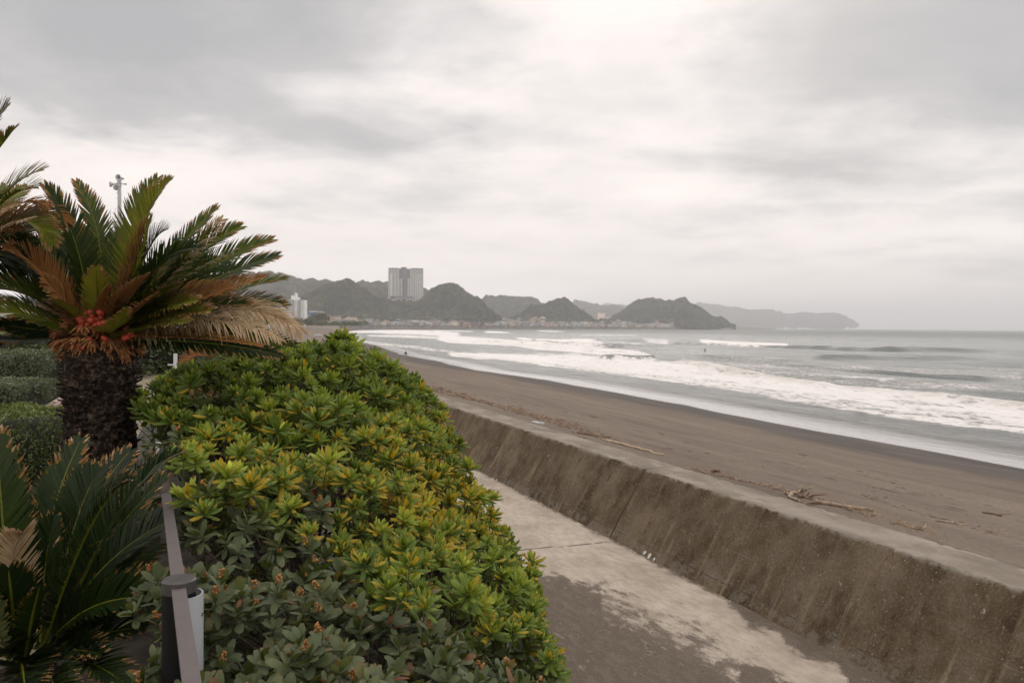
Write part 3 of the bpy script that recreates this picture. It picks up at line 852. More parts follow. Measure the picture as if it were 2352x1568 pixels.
hill([(430, 640), (540, 640), (600, 625), (647, 633), (691, 647), (733, 646), (774, 652), (795, 657), (818, 655), (843, 651), (887, 652), (930, 657), (970, 668), (994, 670), (1030, 672), (1100, 690), (1150, 735)],
     2600, 330, 5.5, 11, F_NEAR, 'long wooded ridge behind the tall apartment tower', seed=1)
hill([(560, 735), (620, 712), (660, 704), (696, 686), (730, 666), (769.5, 653), (784, 652), (799, 650), (813.5, 653), (833, 668), (860, 685), (891.6, 697), (955, 699), (974, 684), (1004, 665), (1028, 656), (1039, 654), (1050, 657), (1074.7, 675), (1099, 687.6), (1123.6, 709.5), (1143, 726), (1155, 738)],
     1960, 190, 3.2, 8, F_NEAR, 'near wooded hills with a rounded and a pointed top below the tower', seed=4)
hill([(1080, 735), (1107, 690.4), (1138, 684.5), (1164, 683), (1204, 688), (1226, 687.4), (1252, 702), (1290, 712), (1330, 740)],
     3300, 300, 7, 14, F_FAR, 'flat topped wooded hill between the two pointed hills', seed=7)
hill([(1165, 738), (1188, 727), (1202, 720), (1215.5, 707), (1233, 702), (1252, 704), (1270, 693.6), (1285.5, 687), (1297.5, 688.7), (1314.6, 699), (1345, 719.5), (1362.5, 735), (1372, 741)],
     2400, 150, 3.6, 9, F_NEAR, 'small cone shaped wooded hill above the middle of the town', seed=12)
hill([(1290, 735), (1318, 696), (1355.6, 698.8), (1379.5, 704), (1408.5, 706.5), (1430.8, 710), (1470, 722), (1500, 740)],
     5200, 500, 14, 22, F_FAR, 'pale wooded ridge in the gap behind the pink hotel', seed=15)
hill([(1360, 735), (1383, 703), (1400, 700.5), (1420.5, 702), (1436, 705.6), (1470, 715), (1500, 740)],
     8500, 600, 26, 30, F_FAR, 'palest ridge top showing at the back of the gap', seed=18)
hill([(1388, 741), (1398, 736), (1413.7, 726), (1447.9, 701.5), (1468, 692), (1497.4, 686.6), (1511, 688.7), (1528, 694.7), (1550, 691), (1565.6, 685.3), (1577.6, 688.7), (1582.7, 695.5), (1601.7, 705.8), (1627, 724.6), (1644.4, 733), (1656, 730.6), (1665, 736.5), (1681, 750), (1690, 753)],
     2900, 260, 4.2, 10, F_NEAR, 'large twin topped wooded headland above the end of the town', seed=22)
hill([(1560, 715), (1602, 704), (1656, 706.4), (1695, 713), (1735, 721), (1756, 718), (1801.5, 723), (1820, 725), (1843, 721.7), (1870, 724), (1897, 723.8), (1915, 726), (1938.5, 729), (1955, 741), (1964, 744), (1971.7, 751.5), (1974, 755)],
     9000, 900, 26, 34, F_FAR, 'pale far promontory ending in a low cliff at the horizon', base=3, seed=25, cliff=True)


# ================================================================ FAR BUILDINGS
PAINT = objcol('weathered_paint'); ROOF = objcol('tiled_roof', 0.7)
GLASS = simple('dark_window_glass', (0.05, 0.06, 0.07), 0.2, 0.3, 0.5)
def mat_band():
    m, T = mat('window_band_glass')
    co = T.n('ShaderNodeTexCoord').outputs['Object']
    br = T.n('ShaderNodeTexBrick', offset=0.5); T.put(br.inputs['Vector'], T.scalev(co, (1, 1, 1), rot=(math.pi / 2, 0, 0)))
    br.inputs['Scale'].default_value = 1.0; br.inputs['Brick Width'].default_value = 3.4; br.inputs['Row Height'].default_value = 60; br.inputs['Mortar Size'].default_value = 0.5
    br.inputs['Color1'].default_value = (.12, .13, .14, 1); br.inputs['Color2'].default_value = (.22, .23, .235, 1); br.inputs['Mortar'].default_value = (.55, .55, .52, 1)
    T.put(T.bs.inputs['Base Color'], br.outputs[0]); T.bs.inputs['Roughness'].default_value = 0.3
    return m


GLASSB = mat_band()
TWHITE = simple('tower_white', (0.80, 0.79, 0.74), 0.7, 0.06, 0.2); TGREY = simple('tower_dark_panel', (0.16, 0.17, 0.19), 0.6, 0.12, 0.3)
TMID = simple('tower_recess', (0.40, 0.41, 0.41), 0.6, 0.25, 0.35); TROOF = simple('tower_roof_edge', (0.15, 0.165, 0.175), 0.6, 0.1, 0.3)
TCREAM = simple('tower_podium_cream', (0.55, 0.50, 0.43), 0.7, 0.06, 0.3)
HWHITE = simple('hotel_white', (0.70, 0.71, 0.71), 0.7, 0.05, 0.2); HSHADE = simple('hotel_balcony_shade', (0.20, 0.22, 0.24), 0.7, 0.15, 0.4)


def tower():
    """twenty odd storeys, two pale balcony wings either side of a dark recessed core"""
    D = 2060.0
    a = px_depth(891.5, 700, D); b = px_depth(970.5, 700, D)
    top = px_depth(930, 616.2, D)[2]; bot = px_depth(930, 712, D)[2]; z0 = bot; H = top - z0
    W = b[0] - a[0]; cx_ = (a[0] + b[0]) / 2
    root = empty('apartment_tower', (cx_, D, z0)); root.rotation_euler = (0, 0, math.atan2(-cx_, D) * 0.5)
    tag(root, 'tall pale grey twin winged apartment tower on the wooded hill', 'tower')
    X = lambda zx: (zx - 780) / 1050.0 * W         # from the enlarged picture
    zf = lambda zy: H * (1 - (zy - 185) / (1270 - 185 + 190))
    NF = 25; fh = H / NF
    # wing outlines (front is -y)
    wings = [[(X(255), 14), (X(345), 0), (X(575), 4), (X(575), 22), (X(255), 24)], [(X(930), 4), (X(1130), 0), (X(1305), 13), (X(1305), 24), (X(930), 22)]]
    cols = [[(255, 14), (318, 4.5), (345, 0), (368, .5), (468, 2), (566, 4)], [(932, 4), (1008, 2.5), (1092, .7), (1150, 1.5), (1205, 5.6), (1245, 8.6), (1303, 13)]]
    for w, cl in zip(wings, cols):
        mb = MB(); ins = [(x * .985 + .015 * w[1][0], y + 2.1) for x, y in w]
        mb.prism(ins, 0, H - 0.4, 0); wg = mb.build('wing', TMID, root)
        sm = [TWHITE, TROOF, simple('balcony_rail', (0.62, 0.62, 0.60), 0.5, 0.1, .5)]
        for k in range(NF + 1):
            z = k * fh; sl = MB()
            out = [(x + (0.9 if x > 0 else -0.9) * (abs(x) > W * .46), y) for x, y in w]
            sl.prism(out, z - 0.28, z + (0.28 if k < NF else 0.9), 0 if k < NF else 1)
            if k < NF:                                # solid lower rail of each balcony
                inn = [(x * .985 + .015 * w[1][0], y + .15) for x, y in out[:3]]
                sl.add([(x, y, z + .28) for x, y in out[:3]] + [(x, y, z + 1.15) for x, y in out[:3]] + [(x, y, z + 1.15) for x, y in inn] + [(x, y, z + .28) for x, y in inn],
                       [(0, 1, 4, 3), (1, 2, 5, 4), (3, 4, 7, 6), (4, 5, 8, 7), (6, 7, 10, 9), (7, 8, 11, 10)], 2)
            sl.build('balcony' if k < NF else 'roof_slab', sm, root)
        for zx, y in cl:
            c = MB(); c.box(X(zx) - .75, X(zx) + .75, y - 0.55, y + 1.6, 0, H - fh * 3.15 if zx not in (566, 932, 255, 1303) else H - 0.6)
            c.build('column', TWHITE, root)
        for k in range(NF):
            z = k * fh + .45; wb = MB(); o3 = [(x, y - .1) for x, y in ins[:3]]
            wb.add([(x, y, z) for x, y in o3] + [(x, y, z + 2.1) for x, y in o3], [(0, 1, 4, 3), (1, 2, 5, 4)]); wb.build('window', GLASSB, wg)
    core = MB(); core.box(X(575), X(930), 6, 22, H * .3, H - .6); core.box(X(676), X(850), 6, 22, 0, H * .3)
    core.build('core', TGREY, root)
    cs = MB()
    for k in range(4, NF):
        z = k * fh; cs.box(X(676), X(815), 4.6, 6.0, z - .2, z + .2); cs.box(X(745), X(815), 4.4, 4.55, z + .2, z + 1.2)
        if k >= NF - 6: cs.box(X(578), X(676), 4.4, 6, z - .5, z + .8, 1); cs.box(X(676), X(740), 4.35, 4.6, z + .25, z + 1.0)
        else:
            cs.box(X(578), X(662), 3.6, 6, z - .28, z + .28); cs.box(X(862), X(925), 3.6, 6, z - .28, z + .28)
            cs.box(X(578), X(662), 3.6, 3.75, z + .28, z + 1.1); cs.box(X(862), X(925), 3.6, 3.75, z + .28, z + 1.1)
    cs.build('core_balconies', [simple('core_slab', (0.34, 0.35, 0.36), .6, .1, .4), TGREY], root)
    bay = MB()
    for x0, x1 in ((578, 660), (866, 925)): bay.box(X(x0), X(x1), 5.2, 6.3, 0, H - 6 * fh)
    bay.build('bay', TMID, root)
    for zx in (664, 856):
        c = MB(); c.box(X(zx) - .8, X(zx) + .8, 3.0, 6, 0, H - 6.0 * fh); c.build('column', TWHITE, root)
    ph = MB(); ph.box(X(635), X(800), 5, 18, H, H + 3.2); ph.box(X(628), X(806), 4, 19, H + 2.4, H + 3.3); ph.build('penthouse', TROOF, root)
    zp = lambda zy: H * (1 - (zy - 185) / 1240.0)
    pd = MB()
    zt, zm, zb, zl = [px_depth(930, 1050 / 1.7415 + (v / 7.84) / 1.7415, D)[2] - z0 for v in (1062, 1150, 1165, 1240)]
    pd.box(X(330), X(1008), -9, 4, zm, zt, 0); pd.box(X(325), X(1012), -9.6, -8.9, zt - 1.2, zt, 1); pd.box(X(345), X(455), -9.5, -8.8, zm + 1, zt - 1.5, 2)
    pd.box(X(330), X(1008), -7.2, 3.8, 0, zm, 2)
    pd.build('podium', [simple('podium_band', (0.25, 0.255, 0.26), .7, .1, .3), TROOF, GLASS], root)
    for zx in (340, 500, 665, 820, 1000):
        c = MB(); c.box(X(zx) - .9, X(zx) + .9, -9.4, -7.4, 0, zm); c.build('podium_column', TCREAM, root)
    for x0, x1, dz in ((829, 991, 2.2), (509, 656, 1.4), (370, 491, 5)):
        c = MB(); c.box(X(x0), X(x1), -9.3, -7.3, zm - dz, zm - .1); c.build('podium_beam', TCREAM, root)


tower()


def hotel():
    D = 1000.0
    F = lambda zx, zy: px_depth((zx / 2.352 + 1000) / 1.7415, (zy / 2.352 + 1000) / 1.7415, D)
    g = F(400, 700)[2] - 2
    x0, x1, xm = F(300, 0)[0], F(506, 0)[0], F(443, 0)[0]; top = F(0, 465)[2]; t2 = F(0, 398)[2]; t3 = F(0, 438)[2]
    root = empty('white_hotel', (0, 0, 0)); tag(root, 'white twelve storey hotel at the back of the beach beside the palm fronds', 'hotel')
    b = MB(); b.box(x0, xm, D, D + 16, g, top); b.box(xm, x1, D + 3.5, D + 18, g, top)
    b.box(F(375, 0)[0], F(447, 0)[0], D + 6, D + 13, top, t3); b.box(F(375, 0)[0], F(428, 0)[0], D + 6, D + 12, t3, t2 - 3); b.box(F(408, 0)[0], F(428, 0)[0], D + 6.2, D + 11, t2 - 3, t2)
    wl = b.build('wall', HWHITE, root)
    n = 13; fh = (top - g) / n
    for k in range(n):
        z = g + k * fh
        w = MB(); w.box(x0 + 1.0, xm - 3.6, D - .12, D + .05, z + 1.0, z + fh - .35)
        w.box(xm + 1.0, xm + 4.2, D + 3.3, D + 3.6, z + .9, z + fh - .3); w.build('balcony_shade', HSHADE, wl)  # dark slabs set on the wall, their colour stands in for balcony shade
    bl = MB()
    for k in range(n + 1):
        z = g + k * fh; bl.box(x0, xm - 2.2, D - 1.3, D, z - .15, z + (.85 if k < n else .5)); bl.box(xm + .6, xm + 5.0, D + 2.2, D + 3.5, z - .15, z + (.75 if k < n else .4))
    bl.build('balcony', HWHITE, root)
    p = MB()
    for xx in np.linspace(x0, xm - 2.2, 5): p.box(xx - .12, xx + .12, D - 1.35, D, g, top)
    for xx in np.linspace(xm + 5.4, x1 - .6, 4): p.box(xx - .1, xx + .1, D + 3.38, D + 3.5, g, top)
    p.build('fin', simple('hotel_fin', (0.55, 0.57, 0.58), .7, .05, .3), root)
    a = MB(); mx = F(412, 0)[0]; a.tube([(mx, D + 8, t2), (mx, D + 8, t2 + 9)], [.18, .05], 6); a.build('antenna', HWHITE, root)
    # older long building behind the fronds, only a little of it seen
    D2 = 900.0; r2 = empty('resort_block'); tag(r2, 'low grey resort roofs behind the straw coloured fronds', 'building')
    X0 = px_depth(600, 0, D2)[0]; X1 = px_depth(668, 0, D2)[0]; zz = px_depth(640, 722, D2)[2]; zb = px_depth(640, 752, D2)[2]
    c = MB(); c.box(X0, X1, D2, D2 + 20, zb, zz - 2); c.build('wall', HWHITE, r2)
    c = MB(); c.add([(X0 - 1, D2 - 2, zz - 2), (X1 + 1, D2 - 2, zz - 2), (X1 + 1, D2 + 22, zz - 2), (X0 - 1, D2 + 22, zz - 2), (X0 + 5, D2 + 9, zz + 2), (X1 - 5, D2 + 9, zz + 2)], [(0, 1, 5, 4), (1, 2, 5), (2, 3, 4, 5), (3, 0, 4)])
    c.build('roof', simple('grey_roof', (.32, .32, .33), .8, .1, .3), r2)
    # tall banded hotel seen through the crown of the left cycads
    D3 = 450.0; r3 = empty('banded_hotel'); tag(r3, 'grey hotel with pale balcony bands glimpsed between the left cycad fronds', 'hotel')
    X0 = px_depth(60, 0, D3)[0]; X1 = px_depth(176, 0, D3)[0]; zt = px_depth(150, 578, D3)[2]
    c = MB(); c.box(X0, X1, D3, D3 + 18, TERR - 1, zt); wl = c.build('wall', simple('grey_glass_wall', (.30, .33, .36), .4, .15, .4), r3)
    k = 0
    while TERR + 3.05 * k < zt + 1:
        z = TERR + 3.05 * k; c = MB(); c.box(X0 - .5, X1 + .5, D3 - 1.4, D3, z - .1, z + 1.0); c.build('balcony', HWHITE, r3); k += 1


hotel()


def pink_hotel():
    D = 4700.0
    F = lambda zx, zy: px_depth((zx / 3.36 + 2200) / 1.7415, (zy / 3.36 + 1150) / 1.7415, D)
    root = empty('pink_hotel'); tag(root, 'hazy pink hotel stepping down the gap between the hills', 'hotel')
    PSH = simple('pink_shade', (.38, .28, .26), .8, .05, .05)
    P = simple('pink_stucco', (.62, .43, .36), .8, .06, .05)
    for x0, x1, y0, y1, nm in ((652, 680, 338, 470, 'wing'), (680, 712, 352, 470, 'wing'), (712, 738, 342, 470, 'wing'), (738, 800, 402, 470, 'lower_wing'), (770, 836, 412, 470, 'lower_wing'), (800, 815, 395, 470, 'turret')):
        a = F(x0, y0); b_ = F(x1, y1); c = MB(); c.box(a[0], b_[0], D, D + 40, b_[2], a[2])
        w = c.build(nm, P, root)
        for k in range(int((a[2] - b_[2]) / 12)):
            z = b_[2] + 12 * k; g = MB(); g.box(a[0] + 3, b_[0] - 3, D - .6, D + .2, z + 3, z + 7); g.build('window_band', PSH, w)


pink_hotel()


# ---- houses of the town
def house_proto(kind, w, d, h, rh):
    """two storey wall block, pitched roof, windows; local x along the front, front faces -y"""
    r = empty('house')
    b = MB(); b.box(-w / 2, w / 2, 0, d, -3, h)
    if kind == 'annex': b.box(w / 2, w / 2 + w * .35, 1.0, d * .8, -3, h * .55)
    if kind == 'gable':
        b.add([(-w / 2, 0, h), (w / 2, 0, h), (0, 0, h + rh)], [(0, 1, 2)]); b.add([(-w / 2, d, h), (w / 2, d, h), (0, d, h + rh)], [(2, 1, 0)])
    if kind == 'flat': b.box(-w / 2 - .1, w / 2 + .1, -.1, d + .1, h, h + .7)
    wl = b.build('wall', PAINT, r)
    e = .7; f = MB(); th = .25
    if kind == 'gable':
        f.add([(-w / 2 - e, -e, h - e * rh / (w / 2)), (0, -e, h + rh), (0, d + e, h + rh), (-w / 2 - e, d + e, h - e * rh / (w / 2)), (w / 2 + e, -e, h - e * rh / (w / 2)), (w / 2 + e, d + e, h - e * rh / (w / 2)),
               (-w / 2 - e, -e, h - e * rh / (w / 2) - th), (0, -e, h + rh - th), (w / 2 + e, -e, h - e * rh / (w / 2) - th)], [(0, 1, 2, 3), (1, 4, 5, 2), (0, 6, 7, 1), (1, 7, 8, 4)])
    elif kind == 'flat': f.box(-w / 4, w / 8, d * .4, d * .8, h + .7, h + 2.6)
    else:
        f.add([(-w / 2 - e, -e, h), (w / 2 + e, -e, h), (w / 2 + e, d + e, h), (-w / 2 - e, d + e, h), (-w / 2 + d / 2, d / 2, h + rh), (w / 2 - d / 2, d / 2, h + rh)],
              [(0, 1, 5, 4), (1, 2, 5), (2, 3, 4, 5), (3, 0, 4), (3, 2, 1, 0)])
        f.box(-w / 2 - .5, w / 2 + .5, -1.3, 0, h * .48, h * .48 + .25)
    f.build('roof', ROOF, r)
    for row in range(2 if h > 4 else 1):
        z = .9 + row * 2.7
        for x0, x1 in ((-.42, -.08), (.1, .38)): g = MB(); g.box(x0 * w, x1 * w, -.08, .04, z, z + 1.6); g.build('window', GLASS, wl)
    return r


WALLC = [('cream', (.60, .55, .45)), ('white', (.68, .68, .66)), ('beige', (.50, .43, .34)), ('grey', (.40, .40, .39)), ('tan', (.44, .34, .26)), ('pale pink', (.58, .49, .45)), ('brown', (.26, .19, .15)), ('pale blue', (.42, .48, .52))]
ROOFC = [('dark grey roof', (.13, .135, .14)), ('brown roof', (.20, .145, .12)), ('blue grey roof', (.20, .23, .26)), ('red brown roof', (.26, .16, .13)), ('pale grey roof', (.42, .42, .42))]


def town():
    protos = [house_proto('hip', 11, 8, 5.6, 2.3), house_proto('gable', 8.5, 10, 5.4, 2.6), house_proto('annex', 9, 8, 5.8, 2.2), house_proto('flat', 12, 9, 8.5, 0), house_proto('hip', 14, 9, 3.2, 2.6), house_proto('gable', 11, 9, 3.2, 2.4)]
    kinds = ['two storey', 'gabled', 'two storey', 'flat topped', 'low', 'low gabled']
    used = [False] * 6
    seg0 = 13; segs = []
    far = [shore[k] for k in range(13, 18)]            # from the near end of the town to the reef
    L = [0]
    for a, b in zip(far[:-1], far[1:]): L.append(L[-1] + np.linalg.norm(b - a))
    def at(s, off):
        for i in range(len(L) - 1):
            if s <= L[i + 1] or i == len(L) - 2:
                a, b = far[i], far[i + 1]; f = (s - L[i]) / (L[i + 1] - L[i]); d = (b - a) / np.linalg.norm(b - a)
                p = a + (b - a) * f; n = np.array([-d[1], d[0]]); return p + n * off, math.atan2(d[1], d[0])
    spots = []
    rows = [(38, 24, 'front row'), (62, 27, 'second row'), (92, 30, 'middle row'), (130, 32, 'fourth row'), (175, 36, 'hill foot'), (225, 48, 'rearmost row')]
    for ri, (off, sp, where) in enumerate(rows):
        s = 60 + rng.uniform(0, 20)
        while s < L[-1] - 40 - off * .2:
            p, an = at(s, off + rng.uniform(-6, 6))
            spots.append((s, p, an, where, ri)); s += sp * rng.uniform(.6, 1.25) * (1 if s < 1100 else 1.35)
    zones = [(590, 668, 'near the white hotel'), (668, 1000, 'below the apartment tower'), (1000, 1120, 'below the pointed hill'), (1120, 1230, 'left of the cone shaped hill'), (1230, 1380, 'below the cone shaped hill'), (1380, 1480, 'in the gap between the hills'), (1480, 1570, 'below the headland left half'), (1570, 1800, 'below the headland right half')]
    keep = []
    for s, p, an, where, ri in spots:
        z, _ = land_z(np.array([p[0]]), np.array([p[1]])); px, py = to_px(p[0], p[1], z[0])
        if px > 1655 or (ri > 3 and 1100 > px > 860): continue
        keep.append((s, p, an, where, ri, z[0], px))
    if len(keep) > 285:
        idx = sorted(rng.permutation(len(keep))[:285]); keep = [keep[i] for i in idx]
    for s, p, an, where, ri, z, px in keep:
        k = int(rng.choice(6, p=[.28, .24, .18, .06, .12, .12])); w = int(rng.choice(8, p=[.2, .18, .16, .12, .12, .08, .1, .04])); r = int(rng.choice(5, p=[.34, .22, .18, .14, .12]))
        o = protos[k] if not used[k] else copy_tree(protos[k]); used[k] = True
        sc = rng.uniform(1.0, 1.4) * (1.0 if s < 1100 else 1.25)
        o.location = (p[0], p[1], z); o.rotation_euler = (0, 0, an + math.pi * 0 + rng.normal(0, .12) + (math.pi / 2 if rng.random() < .15 else 0)); o.scale = (sc, sc, sc * rng.uniform(.9, 1.1))
        wc = np.array(WALLC[w][1]) * rng.uniform(1.0, 1.35); rc = np.array(ROOFC[r][1]) * rng.uniform(.8, 1.2)
        for c in o.children: c.color = (*(wc if c.name.startswith('wall') else rc), 1)
        zn = [n for a, b, n in zones if a <= px < b]
        zn = zn[0] if zn else 'near the white hotel'
        tag(o, '%s %s house, %s, %s %s' % (WALLC[w][0], kinds[k], ROOFC[r][0], where, zn), 'house', 'houses of the shore town')
    # sea wall and rocks in front of the town
    for nm, o0, o1, z0, z1, c, lab in (('far_sea_wall', 23.5, 25.5, .5, 7.6, (.17, .155, .14), 'long grey brown sea wall under the distant town'), ('reef_rocks', -4, 7, -.6, 1.9, (.075, .065, .055), 'dark line of low rocks along the far shore')):
        vs = []; N = 260
        for i in range(N):
            s = L[-1] * i / (N - 1) * (0.985 if nm == 'far_sea_wall' else 1.0); p, an = at(s, o0); q_, _ = at(s, o1); j = (rng.random() * .8 if nm == 'reef_rocks' else 0)
            vs += [(p[0], p[1], z0), (p[0] * .9 + q_[0] * .1, p[1] * .9 + q_[1] * .1, z1 - j * 1.5), (q_[0], q_[1], z1 - j), (q_[0], q_[1], z0)]
        q = [(4 * i + k, 4 * i + k + 1, 4 * i + k + 5, 4 * i + k + 4) for i in range(N - 1) for k in range(3)]
        o = new_mesh(nm, vs, q, simple(nm + '_stone', c, .9, .35, .05)); 
        if nm == 'reef_rocks': tag(o, lab, kind='structure')
        else: tag(o, lab, 'sea wall')
    # individually recognisable buildings: x0, x1, top, foot (enlarged picture pixels), distance, wall colour, roof colour, label
    SP = [(1233, 1268, 1243.5, 1260, 1250, (.10, .22, .50), (.45, .46, .47), 'blue and white long building on the slope right of the white hotel'),
          (1269, 1294, 1245, 1260.5, 1260, (.30, .19, .16), (.38, .38, .4), 'brown brick building with white trim beside the blue building'),
          (1270, 1297, 1273, 1285, 1130, (.33, .33, .34), (.15, .17, .2), 'dark hip roofed house below the blue building'),
          (1311, 1339, 1275, 1292, 1230, (.36, .25, .21), (.2, .17, .16), 'long brown house beside the red chimney like tower'),
          (1352, 1372, 1277, 1290, 1280, (.52, .19, .17), (.5, .2, .18), 'small red house left of the beach end of the town'),
          (1365, 1387, 1289, 1299, 1260, (.66, .66, .64), (.3, .32, .34), 'white beach house with blue grey roof near the dunes'),
          (1406, 1430, 1289, 1298, 1330, (.45, .38, .31), (.33, .28, .25), 'low brown roofed beach house near the dunes'),
          (1575, 1601, 1286.5, 1301, 1500, (.62, .50, .30), (.60, .50, .34), 'ochre yellow block on the sea wall road'),
          (1544, 1566, 1290, 1301, 1490, (.66, .60, .50), (.62, .56, .47), 'cream flat gabled block left of the ochre block'),
          (1768, 1783, 1289, 1303, 1640, (.62, .60, .42), (.55, .54, .5), 'pale yellow house left of the pink house on the sea wall'),
          (1805, 1826, 1292, 1303, 1660, (.66, .42, .42), (.30, .40, .52), 'pink house with a blue roof edge on the sea wall'),
          (1852, 1884, 1291, 1303, 1680, (.62, .40, .26), (.3, .2, .16), 'orange terrace with a brown roof on the sea wall'),
          (2005, 2026, 1289, 1304, 1780, (.66, .60, .42), (.5, .48, .4), 'cream three storey block below the flat topped hill'),
          (1726, 1746, 1272, 1282, 1760, (.60, .60, .56), (.3, .31, .3), 'white house with grey roof high in the town below the pointed hill'),
          (1994, 2011, 1270, 1277, 2000, (.58, .34, .24), (.62, .30, .20), 'orange roofed house high on the left of the flat topped hill'),
          (2120, 2142, 1273, 1282, 2050, (.62, .42, .24), (.60, .34, .20), 'orange walled building in the upper town under the cone hill'),
          (2390, 2414, 1294, 1304, 2250, (.64, .52, .26), (.5, .4, .24), 'yellow three storey block right of the cone hill'),
          (2685, 2696, 1288, 1305, 2700, (.66, .56, .36), (.5, .45, .35), 'yellow banded six storey block below the headland'),
          (2697, 2708, 1286, 1305, 2710, (.22, .20, .19), (.2, .19, .18), 'dark six storey block beside the yellow banded block'),
          (2620, 2634, 1280, 1292, 2700, (.62, .50, .46), (.6, .35, .27), 'pinkish block with orange roof below the headland'),
          (1452, 1463, 1257, 1262, 1560, (.66, .64, .52), (.5, .5, .45), 'lone small cream hut among the trees of the near hill')]
    for x0, x1, yt, yb, D, wc, rc, lab in SP:
        a = px_depth(x0 / 1.7415, yt / 1.7415, D); b = px_depth(x1 / 1.7415, yb / 1.7415, D); w = b[0] - a[0]; h = a[2] - b[2]
        r = empty('building', ((a[0] + b[0]) / 2, D, b[2])); tag(r, lab, 'building')
        m_ = MB(); m_.box(-w / 2, w / 2, 0, 9, -9, h * .8); wl = m_.build('wall', PAINT, r); wl.color = (*wc, 1)
        m_ = MB(); e = .6; hh = h * .8; m_.add([(-w / 2 - e, -e, hh), (w / 2 + e, -e, hh), (w / 2 + e, 9.6, hh), (-w / 2 - e, 9.6, hh), (-w / 2 + 3, 4.5, h), (w / 2 - 3, 4.5, h)], [(0, 1, 5, 4), (1, 2, 5), (2, 3, 4, 5), (3, 0, 4), (3, 2, 1, 0)])
        rf = m_.build('roof', ROOF, r); rf.color = (*rc, 1)
        ns = max(1, int(hh / 2.8)); nw = max(2, int(w / 3))
        for k in range(ns):
            for i in range(nw):
                g = MB(); x = -w / 2 + (i + .5) * w / nw; g.box(x - w / nw * .3, x + w / nw * .3, -.08, .04, k * hh / ns + hh / ns * .3, k * hh / ns + hh / ns * .78)
                g.build('window', GLASS, wl)
    # slim red brick stack and power poles of the near end of the town
    a = px_depth(1330 / 1.7415, 1271 / 1.7415, 1225); c = MB(); c.box(-.9, .9, -.9, .9, -12, 0); c.box(-1.1, 1.1, -1.1, 1.1, 0, .5)
    o = c.build('brick_chimney', simple('red_brick', (.30, .13, .10), .9, .2, 1)); o.location = a; tag(o, 'slim red brick chimney among the houses near the dunes', 'chimney')
    pts = [(1467, 1268, 1296, 1400), (1497, 1274, 1297, 1420), (1375, 1257, 1274, 1500), (1355, 1260, 1276, 1480), (1721, 1267, 1285, 1700), (1880, 1265, 1280, 1800)]
    wm = simple('pole_concrete', (.42, .41, .39), .8, .1, 1)
    for i, (x, yt, yb, D) in enumerate(pts):
        t_ = px_depth(x / 1.7415, yt / 1.7415, D); b_ = px_depth(x / 1.7415, yb / 1.7415, D)
        c = MB(); c.tube([(0, 0, b_[2] - t_[2] - 4), (0, 0, 0)], [.3, .2], 8); c.box(-1.3, 1.3, -.1, .1, -1.2, -1.0); c.box(-1, 1, -.1, .1, -2.2, -2.0)
        o = c.build('power_pole', wm); o.location = t_
        tag(o, ['pole with crossarms standing over the cream blocks near the dunes', 'pole just right of the tallest pole near the dunes', 'pole on the hillside above the red house', 'pole on the hillside left of its twin above the red house', 'pole below the pointed hill in the upper town', 'pole at the right foot of the pointed hill'][i], 'power pole', 'power poles of the town')


town()

# ================================================================ PLANTS
def inst(tv, tf, M, tattr, iattr):
    """stamp a template (verts, quads) with matrices M (k,3,4); returns verts, quads, attributes"""
    tv = np.asarray(tv, float); tf = np.asarray(tf, int); k = len(M); n = len(tv)
    V = np.einsum('kij,nj->kni', M[:, :, :3], tv) + M[:, None, :, 3]
    Fq = (tf[None] + (np.arange(k) * n)[:, None, None]).reshape(-1, tf.shape[1])
    at = {a: np.tile(v, k) for a, v in tattr.items()}
    for a, v in iattr.items(): at[a] = np.repeat(v, n)
    return V.reshape(-1, 3), Fq, at


def merge(parts):
    V = []; Q = []; A = {}; b = 0
    for v, q, a in parts:
        V.append(v); Q.append(q + b); b += len(v)
        for k, x in a.items(): A.setdefault(k, []).append(x)
    return np.concatenate(V), np.concatenate(Q), {k: np.concatenate(x) for k, x in A.items()}


def frames(pos, d, n, L, W=None, T=None):
    """matrices whose x = leaf direction * L, y = side * W, z = normal * T"""
    d = d / np.linalg.norm(d, axis=1, keepdims=True)
    s = np.cross(n, d); s /= np.maximum(np.linalg.norm(s, axis=1, keepdims=True), 1e-9); n2 = np.cross(d, s)
    W = L if W is None else W; T = L if T is None else T
    return np.stack([d * L[:, None], s * W[:, None], n2 * T[:, None], pos], -1)


def leaf_template(shape, rows, curl, bend, fold=0.0):
    """shape(s) -> half width; curl rolls the edges under; bend arches the leaf; x along, z up"""
    S = np.linspace(0, 1, rows); v = []; al = []
    for s in S:
        w = shape(s); zb = -bend * s * s
        for c in (-1, -0.55, 0, 0.55, 1):
            v.append((s, c * w, zb - curl * w * abs(c) ** 3 * 1.6 + fold * w * abs(c))); al.append(s)
    q = [(5 * i + k, 5 * i + k + 1, 5 * i + k + 6, 5 * i + k + 5) for i in range(rows - 1) for k in range(4)]
    return np.array(v), np.array(q), {'along': np.array(al)}


